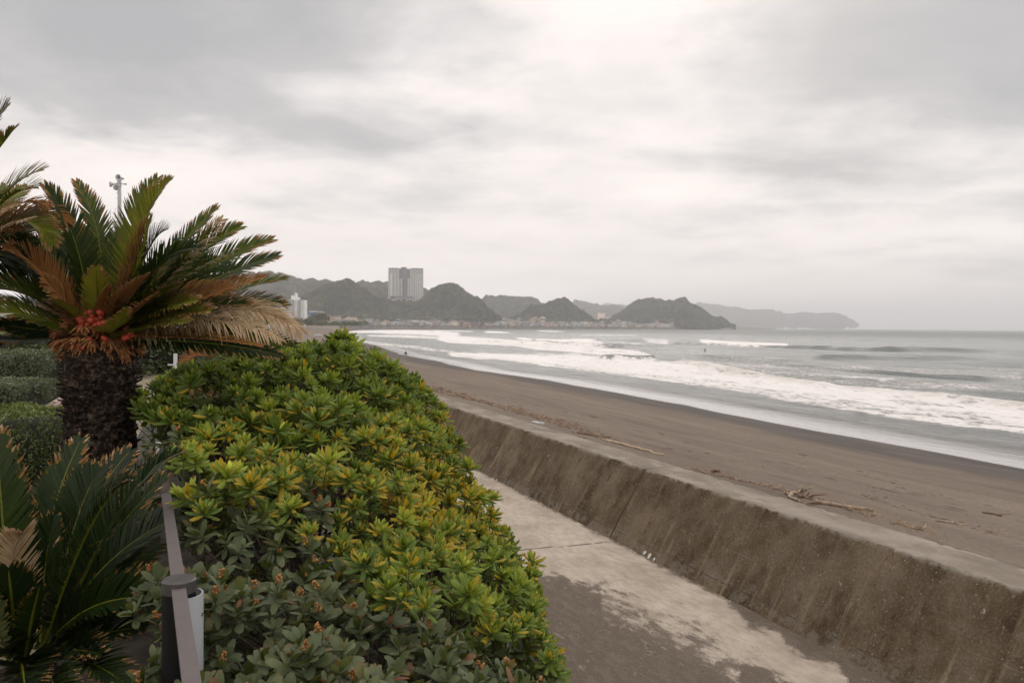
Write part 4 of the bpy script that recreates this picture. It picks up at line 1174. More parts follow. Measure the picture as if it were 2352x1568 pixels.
def mat_leaf(name, greens, yellow, tip, back, rough=0.38, trans=0.18, spec=0.4, extra=None):
    """'hue' picks the green, 'aged' turns a leaf yellow, 'along' runs from stalk to tip"""
    m, T = mat(name)
    hue = T.attr('hue'); aged = T.attr('aged'); al = T.attr('along')
    co = T.n('ShaderNodeTexCoord').outputs['Object']
    n = T.noiz(co, 45, 4, 0.6); n2 = T.noiz(co, 160, 3, .7)
    g = T.ramp(T.math('ADD', hue, T.math('MULTIPLY', T.math('SUBTRACT', n, .5), .22)), [(0.0, greens[0]), (0.5, greens[1]), (0.88, greens[2]), (1.0, tuple(min(.8, c * 1.5 + .03) for c in greens[2]))])
    a = T.math('ADD', T.math('MULTIPLY', aged, 1.6), T.math('MULTIPLY', T.math('SUBTRACT', al, 0.75), T.map(aged, 0.05, .5, 0.25, 1.1)))
    a = T.math('ADD', a, T.math('MULTIPLY', T.math('SUBTRACT', n, .5), 1.1))
    col = T.mix(T.map(a, 0.25, 0.75), g, yellow)
    tp = T.math('MULTIPLY', T.map(al, 0.86, 1.0), T.map(T.math('ADD', aged, T.math('MULTIPLY', T.math('SUBTRACT', n, .5), .8)), 0.0, 0.45, 0.15, 1))
    col = T.mix(tp, col, tip)
    col = T.mix(T.map(n2, 0.62, 0.75, 0, .5), col, tuple(c * .4 for c in greens[0]))
    if extra: col = T.mix(T.attr('special'), col, extra)
    geo = T.n('ShaderNodeNewGeometry')
    col = T.mix(T.math('MULTIPLY', geo.outputs['Backfacing'], 0.55), col, back)
    T.put(T.bs.inputs['Base Color'], col); T.bs.inputs['Roughness'].default_value = rough; T.bs.inputs['Specular IOR Level'].default_value = spec
    T.put(T.bs.inputs['Normal'], T.bump(n, 0.25, 0.004))
    tr = T.n('ShaderNodeBsdfTranslucent'); T.put(tr.inputs[0], T.mix(0.5, col, (0.25, 0.32, 0.04)))
    mx = T.n('ShaderNodeMixShader'); mx.inputs[0].default_value = trans
    T.t.links.new(T.bs.outputs[0], mx.inputs[1]); T.t.links.new(tr.outputs[0], mx.inputs[2]); T.t.links.new(mx.outputs[0], T.out.inputs[0])
    return m


M_TOB = mat_leaf('tobira_leaf', [(0.030, 0.066, 0.012), (0.160, 0.240, 0.030), (0.50, 0.60, 0.075)], (0.80, 0.50, 0.03), (0.62, 0.30, 0.04), (0.13, 0.19, 0.05), spec=.14, rough=.45, trans=.24)
M_HAW = mat_leaf('hawthorn_leaf', [(0.024, 0.036, 0.012), (0.062, 0.080, 0.024), (0.135, 0.150, 0.056)], (0.20, 0.13, 0.04), (0.20, 0.06, 0.05), (0.12, 0.15, 0.08), rough=0.46, spec=0.22, extra=(0.42, 0.03, 0.03))
M_BUD = simple('orange_bud', (0.30, 0.135, 0.035), 0.6, 0.5, 120)
M_TWIG = simple('twig_bark', (0.085, 0.062, 0.048), 0.85, 0.4, 40)

# ---- hedge surface: (x, y, distance) read on the picture -> (lateral, along, height)
HP = [(480, 1568, 2.35), (640, 1568, 2.5), (900, 1568, 2.85), (1150, 1568, 3.45), (1285, 1568, 4.0), (600, 1330, 2.85), (470, 1330, 2.7), (800, 1330, 3.0), (600, 1150, 3.15), (480, 1150, 3.0), (750, 1050, 3.7),
      (1000, 1350, 3.2), (900, 1180, 3.6), (1100, 1200, 4.05), (1232, 1275, 4.75), (1218, 1185, 5.1), (1095, 1040, 6.0), (1085, 1105, 5.6), (985, 905, 7.2), (925, 858, 7.2), (860, 815, 6.6), (790, 776, 5.9), (740, 792, 5.7), (700, 806, 5.6),
      (640, 822, 5.4), (540, 850, 5.2), (440, 868, 5.1), (340, 900, 4.7), (400, 1000, 3.9), (520, 980, 4.1), (700, 905, 4.8), (900, 950, 5.3), (830, 880, 5.4), (1010, 1100, 4.7)]
hp = []
for x, y, Y in HP:
    p = px_depth(x, y, Y); l_, t_ = xy_lt(p[0], p[1]); hp.append((l_, t_, p[2]))
hp += [(0.0, 8.5, HC - .62), (1.0, 8.5, HC - .55), (1.9, 8.5, HC - .9), (0, 11, HC - .8), (1.6, 11, HC - .8), (0.2, 1.0, HC - 1.25), (1.0, 1.2, HC - 1.5), (1.9, 1.5, HC - 1.95)]
hp = np.array(hp)


def hedge_z(l, t):
    d2 = (l[:, None] - hp[None, :, 0]) ** 2 + ((t[:, None] - hp[None, :, 1]) * 0.8) ** 2
    w = np.exp(-d2 / 0.16) + 1e-6 / (d2 + .01)
    return (w * hp[None, :, 2]).sum(1) / w.sum(1)


L_EDGE = 1.88


def hedge_pts(n, depth0, depth1, seed):
    """random points on (or just under) the clipped top and outer side, with their outward normals"""
    r = np.random.default_rng(seed)
    l = r.uniform(-0.20, L_EDGE + .02, n * 2); t = 1.3 + 8.3 * r.random(n * 2) ** 1.0
    keep = ~((t < 2.0) & (l < 0.12)) ; l = l[keep]; t = t[keep]
    z = hedge_z(l, t); e = 0.05
    dl = (hedge_z(l + e, t) - z) / e; dt = (hedge_z(l, t + e) - z) / e
    # rounded outer shoulder
    sh = np.clip((l - (L_EDGE - .38)) / .38, 0, 1); z = z - 0.16 * sh ** 2.2; dl = dl - 0.9 * sh ** 1.2
    si = np.clip((-l + 0.02) / .25, 0, 1); z = z - 0.16 * si ** 2; dl = dl + 0.8 * si
    lump = (fbm(l / .34, t / .34, 3, 91) - .5) * 0.50; z = z + lump - .02 + (r.random(len(l)) < .05) * .05
    nrm = np.stack([-dl, -dt, np.ones_like(l)], -1); nrm /= np.linalg.norm(nrm, axis=1, keepdims=True)
    P = np.stack([l, t, z], -1)
    # the side face down to the promenade
    m = n // 3; tt = 1.3 + 8.3 * r.random(m); zt = hedge_z(np.full(m, L_EDGE - .05), tt) - .16; k = r.random(m)
    zz = zt + (PROM + .1 - zt) * k; lump2 = (fbm(tt / .4, zz / .4, 2, 92) - .5) * .25
    P2 = np.stack([L_EDGE + .02 - .10 * k + lump2, tt, zz], -1); n2 = np.stack([np.full(m, 1.0), r.normal(0, .2, m), np.full(m, .35)], -1)
    n2 /= np.linalg.norm(n2, axis=1, keepdims=True)
    P = np.concatenate([P[:n], P2]); N = np.concatenate([nrm[:n], n2])
    P = P - N * r.uniform(depth0, depth1, len(P))[:, None]
    return P, N


def thin(P, N, rmin, r=None):
    """drop points crowding closer than rmin"""
    cell = {}; keep = []
    for i, p in enumerate(P):
        k = tuple((p / rmin).astype(int)); ok = True
        for a in (-1, 0, 1):
            for b in (-1, 0, 1):
                for c in (-1, 0, 1):
                    for j in cell.get((k[0] + a, k[1] + b, k[2] + c), ()):
                        if ((P[j] - p) ** 2).sum() < rmin * rmin: ok = False; break
                    if not ok: break
                if not ok: break
            if not ok: break
        if ok: cell.setdefault(k, []).append(i); keep.append(i)
    return P[keep], N[keep]


ENV = np.array([(250, 930), (300, 893), (350, 868), (450, 862), (520, 852), (600, 815), (680, 806), (740, 800), (780, 776), (810, 780), (835, 806), (900, 852), (950, 884), (1000, 925), (1050, 985), (1095, 1030), (1130, 1110), (1220, 1190), (1240, 1280), (1300, 1540)], float)


def trim(P):
    """the gardener's cut: nothing stands above the hedge's outline from the terrace"""
    px, py = to_px(P[:, 0], P[:, 1], P[:, 2]); e = np.interp(px, ENV[:, 0], ENV[:, 1]); over = np.clip(e - py, 0, None)
    P = P.copy(); P[:, 2] -= over * P[:, 1] / FPX * 1.0
    px, py = to_px(P[:, 0], P[:, 1], P[:, 2]); xm = np.interp(py, [900, 1010, 1060, 1100, 1180, 1270, 1330, 1440, 1510, 1600], [992, 1082, 1078, 1100, 1220, 1240, 1212, 1225, 1262, 1248])
    k = np.clip(px - xm, 0, None) * P[:, 1] / FPX; P[:, 0] -= k * wr[0]; P[:, 1] -= k * wr[1]
    return P


def to_world(V):
    X, Y = lt_xy(V[..., 0], V[..., 1]); return np.stack([X, Y, V[..., 2]], -1)


HB = np.array([(300, 1100), (400, 1185), (480, 1195), (560, 1165), (620, 1190), (700, 1205), (790, 1290), (850, 1385), (950, 1425), (1080, 1450), (1180, 1500), (1250, 1560), (1400, 1640)], float)


def off_rail(P):
    px, py = to_px(P[:, 0], P[:, 1], P[:, 2])
    return ~((py > 1012) & (py < 1325) & (px < 396 + (py - 1020) * .14) & (px > 250))


def is_haw(Pw, r):
    px, py = to_px(Pw[:, 0], Pw[:, 1], Pw[:, 2])
    j = (vnoise(Pw[:, 0] * 6, Pw[:, 1] * 6, 5) - .5) * 90 + r.normal(0, 22, len(px))
    main = py + j > np.interp(px, HB[:, 0], HB[:, 1])
    sprig = (((px - 345) / 75) ** 2 + ((py - 985) / 50) ** 2 < 1) | (((px - 470) / 45) ** 2 + ((py - 930) / 28) ** 2 < 1) | (((px - 460) / 35) ** 2 + ((py - 1120) / 30) ** 2 < 1)
    stray = (((px - 745) / 50) ** 2 + ((py - 1145) / 35) ** 2 < 1)
    return main, sprig | stray


TV = [leaf_template(lambda s: 0.128 * (np.sin(np.pi * min(1, s ** 1.3 * .84 + .05)) ** .6) * (1 if s < .99 else .45) + .004, 8, 0.6, b) for b in (0.05, 0.22, -0.10)]
TS = leaf_template(lambda s: 0.17 * (np.sin(np.pi * min(1, s * .9 + .06)) ** .6) + .01, 3, 0.3, -0.1)
HV = [leaf_template(lambda s: 0.235 * np.sin(np.pi * min(1, s ** 1.25 * .9 + .03)) ** .7 + .008, 6, 0.08, b, f) for b, f in ((0.08, .25), (0.25, .1), (-0.12, .35))]


def rosettes(P, N, r, scale, yel, inner=True, droop=0.0):
    """whorls of rolled leaves; returns parts list and the stem feet"""
    k = len(P); up = np.array([0, 0, 1.0]); ax = N * 0.4 + up * 0.75 + r.normal(0, .27, (k, 3)); ax /= np.linalg.norm(ax, axis=1, keepdims=True)
    ref = np.cross(ax, r.normal(0, 1, (k, 3))); ref /= np.linalg.norm(ref, axis=1, keepdims=True); bi = np.cross(ax, ref)
    size = scale * r.uniform(.62, 1.3, k); tone = np.clip(r.normal(.5, .2, k), 0, 1); dens = r.uniform(.75, 1.1, k)
    parts = []
    whorls = [(8, -10, 26, 1.0, 0.00, -.10), (10, 18, 52, .95, .008, .0), (9, 42, 74, .78, .016, .12)] if inner else [(8, -5, 35, .95, 0, 0), (4, 40, 60, .75, .01, 0)]
    for wi, (cnt, e0, e1, ls, off, ht) in enumerate(whorls):
        for j in range(cnt):
            sel = r.random(k) < .9
            m = sel.sum(); an = 2 * np.pi * (j + wi * .37) / cnt + r.normal(0, .22, m); el = np.radians(r.uniform(e0, e1, m) - droop)
            rd = ref[sel] * np.cos(an)[:, None] + bi[sel] * np.sin(an)[:, None]
            d = rd * np.cos(el)[:, None] + ax[sel] * np.sin(el)[:, None]
            nn = ax[sel] * np.cos(el)[:, None] - rd * np.sin(el)[:, None] + r.normal(0, .14, (m, 3))
            L = size[sel] * ls * r.uniform(.78, 1.1, m)
            ag = np.where(r.random(m) < yel[sel] * (1.3 if wi == 0 else .75), r.uniform(.35, 1.0, m), r.uniform(0, .12, m) + yel[sel] * .18)
            M = frames(P[sel] + ax[sel] * off, d, nn, L, L * r.uniform(.8, 1.15, m))
            t_ = TV[int(r.integers(0, 3))]
            parts.append(inst(t_[0], t_[1], M, t_[2], {'hue': np.clip(tone[sel] + ht + r.normal(0, .08, m), 0, 1), 'aged': ag, 'special': np.zeros(m)}))
    if inner:                                      # the young pale heart of each whorl
        for j in range(22):
            sel = r.random(k) < .9; m = sel.sum(); an = r.uniform(0, 6.28, m); el = np.radians(r.uniform(30, 85, m))
            rd = ref[sel] * np.cos(an)[:, None] + bi[sel] * np.sin(an)[:, None]; d = rd * np.cos(el)[:, None] + ax[sel] * np.sin(el)[:, None]
            L = size[sel] * r.uniform(.20, .46, m)
            M = frames(P[sel] + ax[sel] * (size[sel] * r.uniform(.1, .32, m))[:, None] + rd * (size[sel] * .08)[:, None], d, -rd * .5 + ax[sel] * .9, L, L * 1.45)
            parts.append(inst(TS[0], TS[1], M, TS[2], {'hue': np.clip(r.normal(.98, .1, m), 0, 1), 'aged': r.uniform(0, .16, m) + yel[sel] * .1, 'special': np.zeros(m)}))
    return parts, ax


def haw_tips(P, N, r, scale):
    k = len(P); ax = N * .5 + np.array([0, 0, .6]) + r.normal(0, .28, (k, 3)); ax /= np.linalg.norm(ax, axis=1, keepdims=True)
    ref = np.cross(ax, r.normal(0, 1, (k, 3))); ref /= np.linalg.norm(ref, axis=1, keepdims=True); bi = np.cross(ax, ref)
    size = scale * r.uniform(.8, 1.2, k); tone = np.clip(r.normal(.45, .2, k), 0, 1); parts = []
    for wi, (cnt, e0, e1, off) in enumerate([(5, -25, 20, -.030), (5, 5, 45, -.012), (4, 35, 72, .004)]):
        for j in range(cnt):
            sel = r.random(k) < .88; m = sel.sum(); an = 2 * np.pi * (j + wi * .31) / cnt + r.normal(0, .35, m); el = np.radians(r.uniform(e0, e1, m))
            rd = ref[sel] * np.cos(an)[:, None] + bi[sel] * np.sin(an)[:, None]; d = rd * np.cos(el)[:, None] + ax[sel] * np.sin(el)[:, None]
            nn = ax[sel] * np.cos(el)[:, None] - rd * np.sin(el)[:, None] + r.normal(0, .3, (m, 3)); L = size[sel] * r.uniform(.7, 1.12, m) * (.85 if wi == 2 else 1)
            M = frames(P[sel] + ax[sel] * off, d, nn, L, L * r.uniform(.85, 1.1, m)); t_ = HV[int(r.integers(0, 3))]
            parts.append(inst(t_[0], t_[1], M, t_[2], {'hue': np.clip(tone[sel] + r.normal(0, .15, m), 0, 1), 'aged': np.where(r.random(m) < .04, .6, r.uniform(0, .2, m)), 'special': (r.random(m) < .022) * r.uniform(.5, 1, m)}))
    return parts, ax


BUDV = np.array([(math.cos(a) * rr, math.sin(a) * rr, z) for z, rr in ((0, .15), (.35, .5), (.7, .42), (1, .06)) for a in (0, 1.57, 3.14, 4.71)])
BUDQ = np.array([(4 * i + k, 4 * i + (k + 1) % 4, 4 * i + 4 + (k + 1) % 4, 4 * i + 4 + k) for i in range(3) for k in range(4)])


def stems(P, ax, r, length, rad_, main):
    """thin twigs from each tip back into the bush, joining thicker forks"""
    k = len(P); seg = 4; V = []; Q = []; b = 0
    end = P - ax * length - np.array([0, 0, length * .5]) + (main - P) * 0.22 + r.normal(0, .02, P.shape)
    mid = P - ax * length * .55
    pts = [P + ax * .01, P * .5 + mid * .5, mid, end]; rr = [rad_ * .7, rad_ * .8, rad_, rad_ * 1.5]
    ring = []
    for i, p in enumerate(pts):
        t = ax; a = np.cross(t, np.array([.3, .9, .1])); a /= np.linalg.norm(a, axis=1, keepdims=True); c = np.cross(t, a)
        ring.append(np.stack([p + (a * math.cos(x) + c * math.sin(x)) * rr[i] for x in (0, 2.09, 4.19)], 1))
    V = np.stack(ring, 1)                           # k, 4, 3, 3
    q = np.array([(3 * i + j, 3 * i + (j + 1) % 3, 3 * i + 3 + (j + 1) % 3, 3 * i + 3 + j) for i in range(3) for j in range(3)])
    Q = (q[None] + (np.arange(k) * 12)[:, None, None]).reshape(-1, 4)
    return V.reshape(-1, 3), Q


def build_hedge():
    r = np.random.default_rng(3)
    P1, N1 = hedge_pts(4200, -.035, .05, 1); P1, N1 = thin(P1, N1, .088)
    P2, N2 = hedge_pts(4200, .07, .30, 2); P2, N2 = thin(P2, N2, .088)
    P1 = to_world(P1); N1 = to_world(N1); P2 = to_world(P2); N2 = to_world(N2)
    P1 = trim(P1); P2 = trim(P2); k1 = off_rail(P1); k2 = off_rail(P2); P1 = P1[k1]; N1 = N1[k1]; P2 = P2[k2]; N2 = N2[k2]
    main1, sp1 = is_haw(P1, r); main2, sp2 = is_haw(P2, r)
    px, py = to_px(P1[:, 0], P1[:, 1], P1[:, 2])
    l1, t1 = xy_lt(P1[:, 0], P1[:, 1])
    # which bush each tip belongs to: the tall far one, the yellowing one by the rail, the one along the promenade
    def bush(px, py):
        far = py < 940 + (px - 300) * .05 + np.where(px > 900, (px - 900) * .55, 0)
        right = (px > 760 + (py - 1000) * .35) & ~far
        return np.where(far, 0, np.where(right, 2, 1))
    SH = [(790, 772, 5.7), (772, 778, 5.75), (808, 786, 5.7), (752, 792, 5.7), (826, 800, 5.8), (735, 806, 5.6), (700, 800, 5.6), (680, 812, 5.5), (655, 812, 5.4), (790, 790, 5.6), (770, 800, 5.5), (810, 806, 5.6), (560, 842, 5.2), (452, 866, 5.0), (330, 905, 4.6), (352, 888, 4.7), (384, 880, 4.8), (322, 932, 4.5), (402, 902, 4.6), (345, 948, 4.4), (372, 925, 4.5), (415, 930, 4.4), (366, 960, 4.3), (395, 962, 4.2), (425, 965, 4.2), (305, 915, 4.6), (905, 838, 6.2), (880, 828, 6.2), (950, 862, 6.6), (620, 830, 5.3)]
    PE = np.array([px_depth(x, y + 8, Y) for x, y, Y in SH]); NE = np.repeat(np.array([[0.1, 0, 1.0]]), len(SH), 0)
    P1 = np.concatenate([P1, PE]); N1 = np.concatenate([N1, NE]); main1 = np.concatenate([main1, np.zeros(len(SH), bool)]); sp1 = np.concatenate([sp1, np.zeros(len(SH), bool)])
    px, py = to_px(P1[:, 0], P1[:, 1], P1[:, 2])
    b1 = bush(px + r.normal(0, 25, len(px)), py + r.normal(0, 25, len(px)))
    px2, py2 = to_px(P2[:, 0], P2[:, 1], P2[:, 2]); b2 = bush(px2, py2)
    yel_n = fbm(P1[:, 0] / .5, P1[:, 1] / .5, 3, 55)
    ynear = np.exp(-((py - 1290) / 310) ** 2) * np.exp(-((px - 860) / 520) ** 2)
    yel = np.clip((yel_n - .5) * 1.8 * ynear + .34 * ynear + .05, 0.02, .7)
    specs = [('tobira_bush', 'tall tobira bush with dark green whorled leaves at the far end of the hedge', 0), ('tobira_bush', 'tobira bush with many yellowing leaves beside the steel handrail', 1), ('tobira_bush', 'tobira bush of rolled leaves overhanging the promenade', 2)]
    for name, lab, k in specs:
        s1 = (b1 == k) & ~(main1 | sp1); s2 = (b2 == k) & ~(main2 | sp2)
        c = P1[s1].mean(0); root = empty(name, (c[0], c[1], TERR if k < 2 else PROM)); tag(root, lab, 'bush', 'tobira bushes of the hedge')
        off = np.array([c[0], c[1], TERR if k < 2 else PROM])
        pa, ax = rosettes(P1[s1], N1[s1], r, .086, yel[s1] * (.55 if k == 0 else 1)); pb, _ = rosettes(P2[s2], N2[s2], r, .084, np.full(s2.sum(), .03), inner=False, droop=10)
        V, Q, A = merge(pa + pb)
        if k == 0: A['hue'] = A['hue'] * .9
        new_mesh('foliage', V - off, None, M_TOB, smooth=True, quads=Q, attrs=A, parent=root)
        main = off + np.array([0, 0, .25])
        Pa = np.concatenate([P1[s1], P2[s2]]); axa = np.concatenate([ax, N2[s2]])
        v, q = stems(Pa, axa, r, .17, .0035, np.repeat(main[None], len(Pa), 0)); new_mesh('twigs', v - off, None, M_TWIG, quads=q, parent=root)
        bm = MB()                                   # forked main limbs
        cand = Pa[r.permutation(len(Pa))[:34]]
        for p in cand:
            foot = np.array([p[0] * .4 + c[0] * .6, p[1] * .4 + c[1] * .6, off[2]]); midp = foot * .45 + p * .55 + r.normal(0, .05, 3); tip_ = p - np.array([0, 0, .14])
            bm.tube([foot - off, midp - off, tip_ - off], [.014, .010, .005], 6)
            for _ in range(3):
                e = tip_ + r.normal(0, .04, 3) - np.array([0, 0, .02]); bm.tube([midp * .4 + tip_ * .6 - off, e - off], [.006, .0035], 5)
        bm.build('branches', M_TWIG, root)
    # hawthorn: front mass, and stray sprigs between the tobira
    H1, HN1 = hedge_pts(5200, -.02, .05, 11); H1, HN1 = thin(H1, HN1, .058); H2, HN2 = hedge_pts(3000, .07, .20, 12); H2, HN2 = thin(H2, HN2, .075)
    H1 = to_world(H1); HN1 = to_world(HN1); H2 = to_world(H2); HN2 = to_world(HN2)
    H1 = trim(H1); H2 = trim(H2); k1 = off_rail(H1); k2 = off_rail(H2); H1 = H1[k1]; HN1 = HN1[k1]; H2 = H2[k2]; HN2 = HN2[k2]
    m1, s1 = is_haw(H1, r); m2, s2 = is_haw(H2, r)
    for name, lab, a, b in (('hawthorn_bush', 'low hawthorn bush with round grey green leaves and orange buds behind the rail post', m1, m2), ('hawthorn_sprigs', 'dark hawthorn shoots growing up through the tobira beside the handrail end', s1 & ~m1, s2 & ~m2)):
        Pm = H1[a]; c = Pm.mean(0); off = np.array([c[0], c[1], TERR]); root = empty(name, tuple(off)); tag(root, lab, 'bush')
        pa, ax = haw_tips(Pm, HN1[a], r, .068); pb, _ = haw_tips(H2[b], HN2[b], r, .064)
        V, Q, A = merge(pa + pb); new_mesh('foliage', V - off, None, M_HAW, smooth=True, quads=Q, attrs=A, parent=root)
        Pa = np.concatenate([Pm, H2[b]]); axa = np.concatenate([ax, HN2[b]])
        v, q = stems(Pa, axa, r, .13, .0022, np.repeat((off + np.array([0, 0, .2]))[None], len(Pa), 0)); new_mesh('twigs', v - off, None, M_TWIG, quads=q, parent=root)
        # bud spikes
        sel = r.random(len(Pm)) < .32; parts = []
        for _ in range(16):
            kk = sel.sum(); h = r.uniform(0, 1, kk); an = r.uniform(0, 6.28, kk); base = Pm[sel] + ax[sel] * (.022 + .030 * h)[:, None]
            s_ = np.cross(ax[sel], r.normal(0, 1, (kk, 3))); s_ /= np.linalg.norm(s_, axis=1, keepdims=True)
            d = ax[sel] + s_ * .8; pos = base + s_ * (.006 * (1.1 - h))[:, None]; L = r.uniform(.008, .0125, kk)
            d /= np.linalg.norm(d, axis=1, keepdims=True); sx = np.cross(d, ax[sel] + .01); sx /= np.linalg.norm(sx, axis=1, keepdims=True); sy = np.cross(d, sx)
            M = np.stack([sx * (L * .9)[:, None], sy * (L * .9)[:, None], d * L[:, None], pos], -1); parts.append(inst(BUDV, BUDQ, M, {}, {}))
        V, Q, A = merge(parts); new_mesh('bud_spikes', V - off, None, M_BUD, smooth=True, quads=Q, parent=root)['kind'] = 'stuff'
    # the bed soil seen between the stems is coloured dark to stand for shade


build_hedge()

# ================================================================ CYCADS
def mat_frond():
    m, T = mat('cycad_frond')
    dry = T.attr('dry'); al = T.attr('along'); hue = T.attr('hue')
    co = T.n('ShaderNodeTexCoord').outputs['Object']
    n = T.noise(co, 14, 4, 0.65)
    v = T.math('ADD', dry, T.math('MULTIPLY', T.math('SUBTRACT', n, .5), .3))
    green = T.ramp(hue, [(0.0, (0.010, 0.022, 0.007)), (0.5, (0.036, 0.060, 0.010)), (0.8, (0.11, 0.135, 0.014)), (1.0, (0.22, 0.22, 0.02))])
    gone = T.ramp(v, [(0.40, (0.19, 0.17, 0.025)), (0.52, (0.30, 0.135, 0.040)), (0.72, (0.22, 0.11, 0.05)), (0.84, (0.34, 0.22, 0.11)), (0.97, (0.52, 0.40, 0.25))])
    col = T.mix(T.map(v, 0.36, 0.46), green, gone)
    T.put(T.bs.inputs['Base Color'], col); T.put(T.bs.inputs['Roughness'], T.map(dry, .3, .6, .36, .8)); T.put(T.bs.inputs['Specular IOR Level'], T.map(dry, .3, .6, .25, .08))
    tr = T.n('ShaderNodeBsdfTranslucent'); T.put(tr.inputs[0], col); mx = T.n('ShaderNodeMixShader'); mx.inputs[0].default_value = 0.22
    T.t.links.new(T.bs.outputs[0], mx.inputs[1]); T.t.links.new(tr.outputs[0], mx.inputs[2]); T.t.links.new(mx.outputs[0], T.out.inputs[0])
    return m


M_FROND = mat_frond()


def frond(P0, P1, P2, axis, root, off, r, dry=0.0, face=None, leaf=.15, hue=.45, n=64, tipdry=.5, vee=38, limp=0.0, broken=0.0, tipc=(.5, .95)):
    P0, P1, P2 = (np.array(p, float) for p in (P0, P1, P2))
    s = np.linspace(0.0, 1, 26)[:, None]; C = (1 - s) ** 2 * P0 + 2 * s * (1 - s) * P1 + s * s * P2
    face = r.uniform(.4, 1.5) if face is None else face
    if dry > .5: tipdry = min(tipdry, .12)
    tang = lambda u: (2 * (1 - u) * (P1 - P0) + 2 * u * (P2 - P1))
    def fr(u):
        t = tang(u); t = t / np.linalg.norm(t, axis=-1, keepdims=True)
        inw = axis - ((1 - u) ** 2 * P0 + 2 * u * (1 - u) * P1 + u * u * P2); inw = inw * np.array([1, 1, 0]); inw = inw / (np.linalg.norm(inw, axis=-1, keepdims=True) + 1e-6)
        nn = np.array([0, 0, 1.0]) * .8 + inw * .6 + np.array([.35, -1.0, .2]) * face; nn = nn - t * (nn * t).sum(-1, keepdims=True); nn = nn / (np.linalg.norm(nn, axis=-1, keepdims=True) + 1e-6)
        return t, nn, np.cross(t, nn)
    V = []; Q = []; D = []; A = []; H = []; b = 0
    # midrib
    t, nn, sd = fr(s); rw = (0.0075 * (1 - s) ** .7 + .0014)
    ring = np.stack([C + sd * rw, C + nn * rw * .7, C - sd * rw, C - nn * rw * .8], 1)
    V.append(ring.reshape(-1, 3)); q = [(4 * i + k, 4 * i + (k + 1) % 4, 4 * i + 4 + (k + 1) % 4, 4 * i + 4 + k) for i in range(25) for k in range(4)]
    Q.append(np.array(q)); D.append(np.repeat(np.clip(dry * .9 + (dry > .5) * .1 + np.where(dry < .5, .0, 0), 0, 1) + 0 * s[:, 0], 4)); A.append(np.zeros(104)); H.append(np.full(104, .88 if dry < .5 else .5)); b += 104
    twist = r.normal(0, .06)
    for side in (-1, 1):
        u = np.linspace(0.10, 1.0, n) + r.normal(0, .002, n); u = np.clip(u, 0, 1)[:, None]
        keep = r.random(n) > broken; u = u[keep]; k = len(u)
        c = (1 - u) ** 2 * P0 + 2 * u * (1 - u) * P1 + u * u * P2; t, nn, sd = fr(u)
        L = leaf * np.clip(np.sin(np.pi * (u * .80 + .16)) ** .6, .18, 1) * r.uniform(.86, 1.06, (k, 1))
        fa = np.radians(62 - 34 * u) + r.normal(0, .05, (k, 1)); va = np.radians(vee) * (1 - .25 * u) + r.normal(0, .07, (k, 1)) + twist * side
        d = t * np.cos(fa) + (sd * side * np.cos(va) + nn * np.sin(va)) * np.sin(fa)
        wv = np.cross(d, nn); wv /= np.linalg.norm(wv, axis=1, keepdims=True)
        if limp: d = d * (1 - limp * .5) + np.array([0, 0, -1.0]) * limp * r.uniform(.1, .8, (k, 1)) + r.normal(0, .13 * limp, (k, 3)); d /= np.linalg.norm(d, axis=1, keepdims=True)
        cut = r.uniform(.7, 1.0, (k, 1)) if tipdry > .4 else 1.0
        w0 = .0046 if dry < .7 else .0030
        rows = []
        for j, f in enumerate((0, .4, .78, 1.0)):
            w = w0 * (1, 1.1, .9, .12)[j]
            p = c + d * L * f + (t * .10 - nn * .05) * L * f * f + np.array([0, 0, -1.0]) * L * (.05 + limp * .35) * f * f * f
            rows.append(p - wv * w); rows.append(p + wv * w)
        v = np.stack(rows, 1); V.append(v.reshape(-1, 3))
        q = np.array([(2 * j, 2 * j + 1, 2 * j + 3, 2 * j + 2) for j in range(3)]); Q.append((q[None] + b + (np.arange(k) * 8)[:, None, None]).reshape(-1, 4)); b += k * 8
        f8 = np.repeat(np.array([0, .4, .78, 1.0]), 2)[None]
        th = .97 - .62 * np.clip(tipdry, 0, 1.1) * np.clip((u - .3) / .65, 0, 1) ** 1.5 - .10 * tipdry
        td = np.clip((f8 - th + r.normal(0, .10, (k, 1))) / .22, 0, 1) * r.uniform(tipc[0], tipc[1], (k, 1)) * (.4 + .6 * (r.random((k, 1)) < .75))
        D.append(np.clip(dry + td + r.normal(0, .04, (k, 1)), 0, 1).ravel()); A.append(np.repeat(f8, k, 0).ravel()); H.append(np.clip(hue + .2 * (1 - f8) * (hue > .4) + r.normal(0, .08, (k, 1)), 0, 1).ravel())
    o = new_mesh('frond', np.concatenate(V) - off, None, M_FROND, quads=np.concatenate(Q), parent=root, attrs={'dry': np.concatenate(D), 'along': np.concatenate(A), 'hue': np.concatenate(H)})
    if dry > .75: o['label'] = 'dead straw coloured frond'
    elif dry > .5: o['label'] = 'brown dying frond'
    return o


def mat_trunk():
    m, T = mat('cycad_trunk'); co = T.n('ShaderNodeTexCoord').outputs['Object']; n = T.noiz(co, 26, 4, .7); n2 = T.noiz(co, 60, 3, .7)
    c = T.ramp(n, [(0.38, (0.010, 0.007, 0.005)), (0.58, (0.034, 0.023, 0.016)), (0.74, (0.13, 0.092, 0.066))])
    T.put(T.bs.inputs['Base Color'], T.mix(T.map(n2, .55, .75, 0, .5), c, (0.14, 0.11, 0.085))); T.bs.inputs['Roughness'].default_value = .9; T.bs.inputs['Specular IOR Level'].default_value = .15
    T.put(T.bs.inputs['Normal'], T.bump(n2, .5, .01)); return m


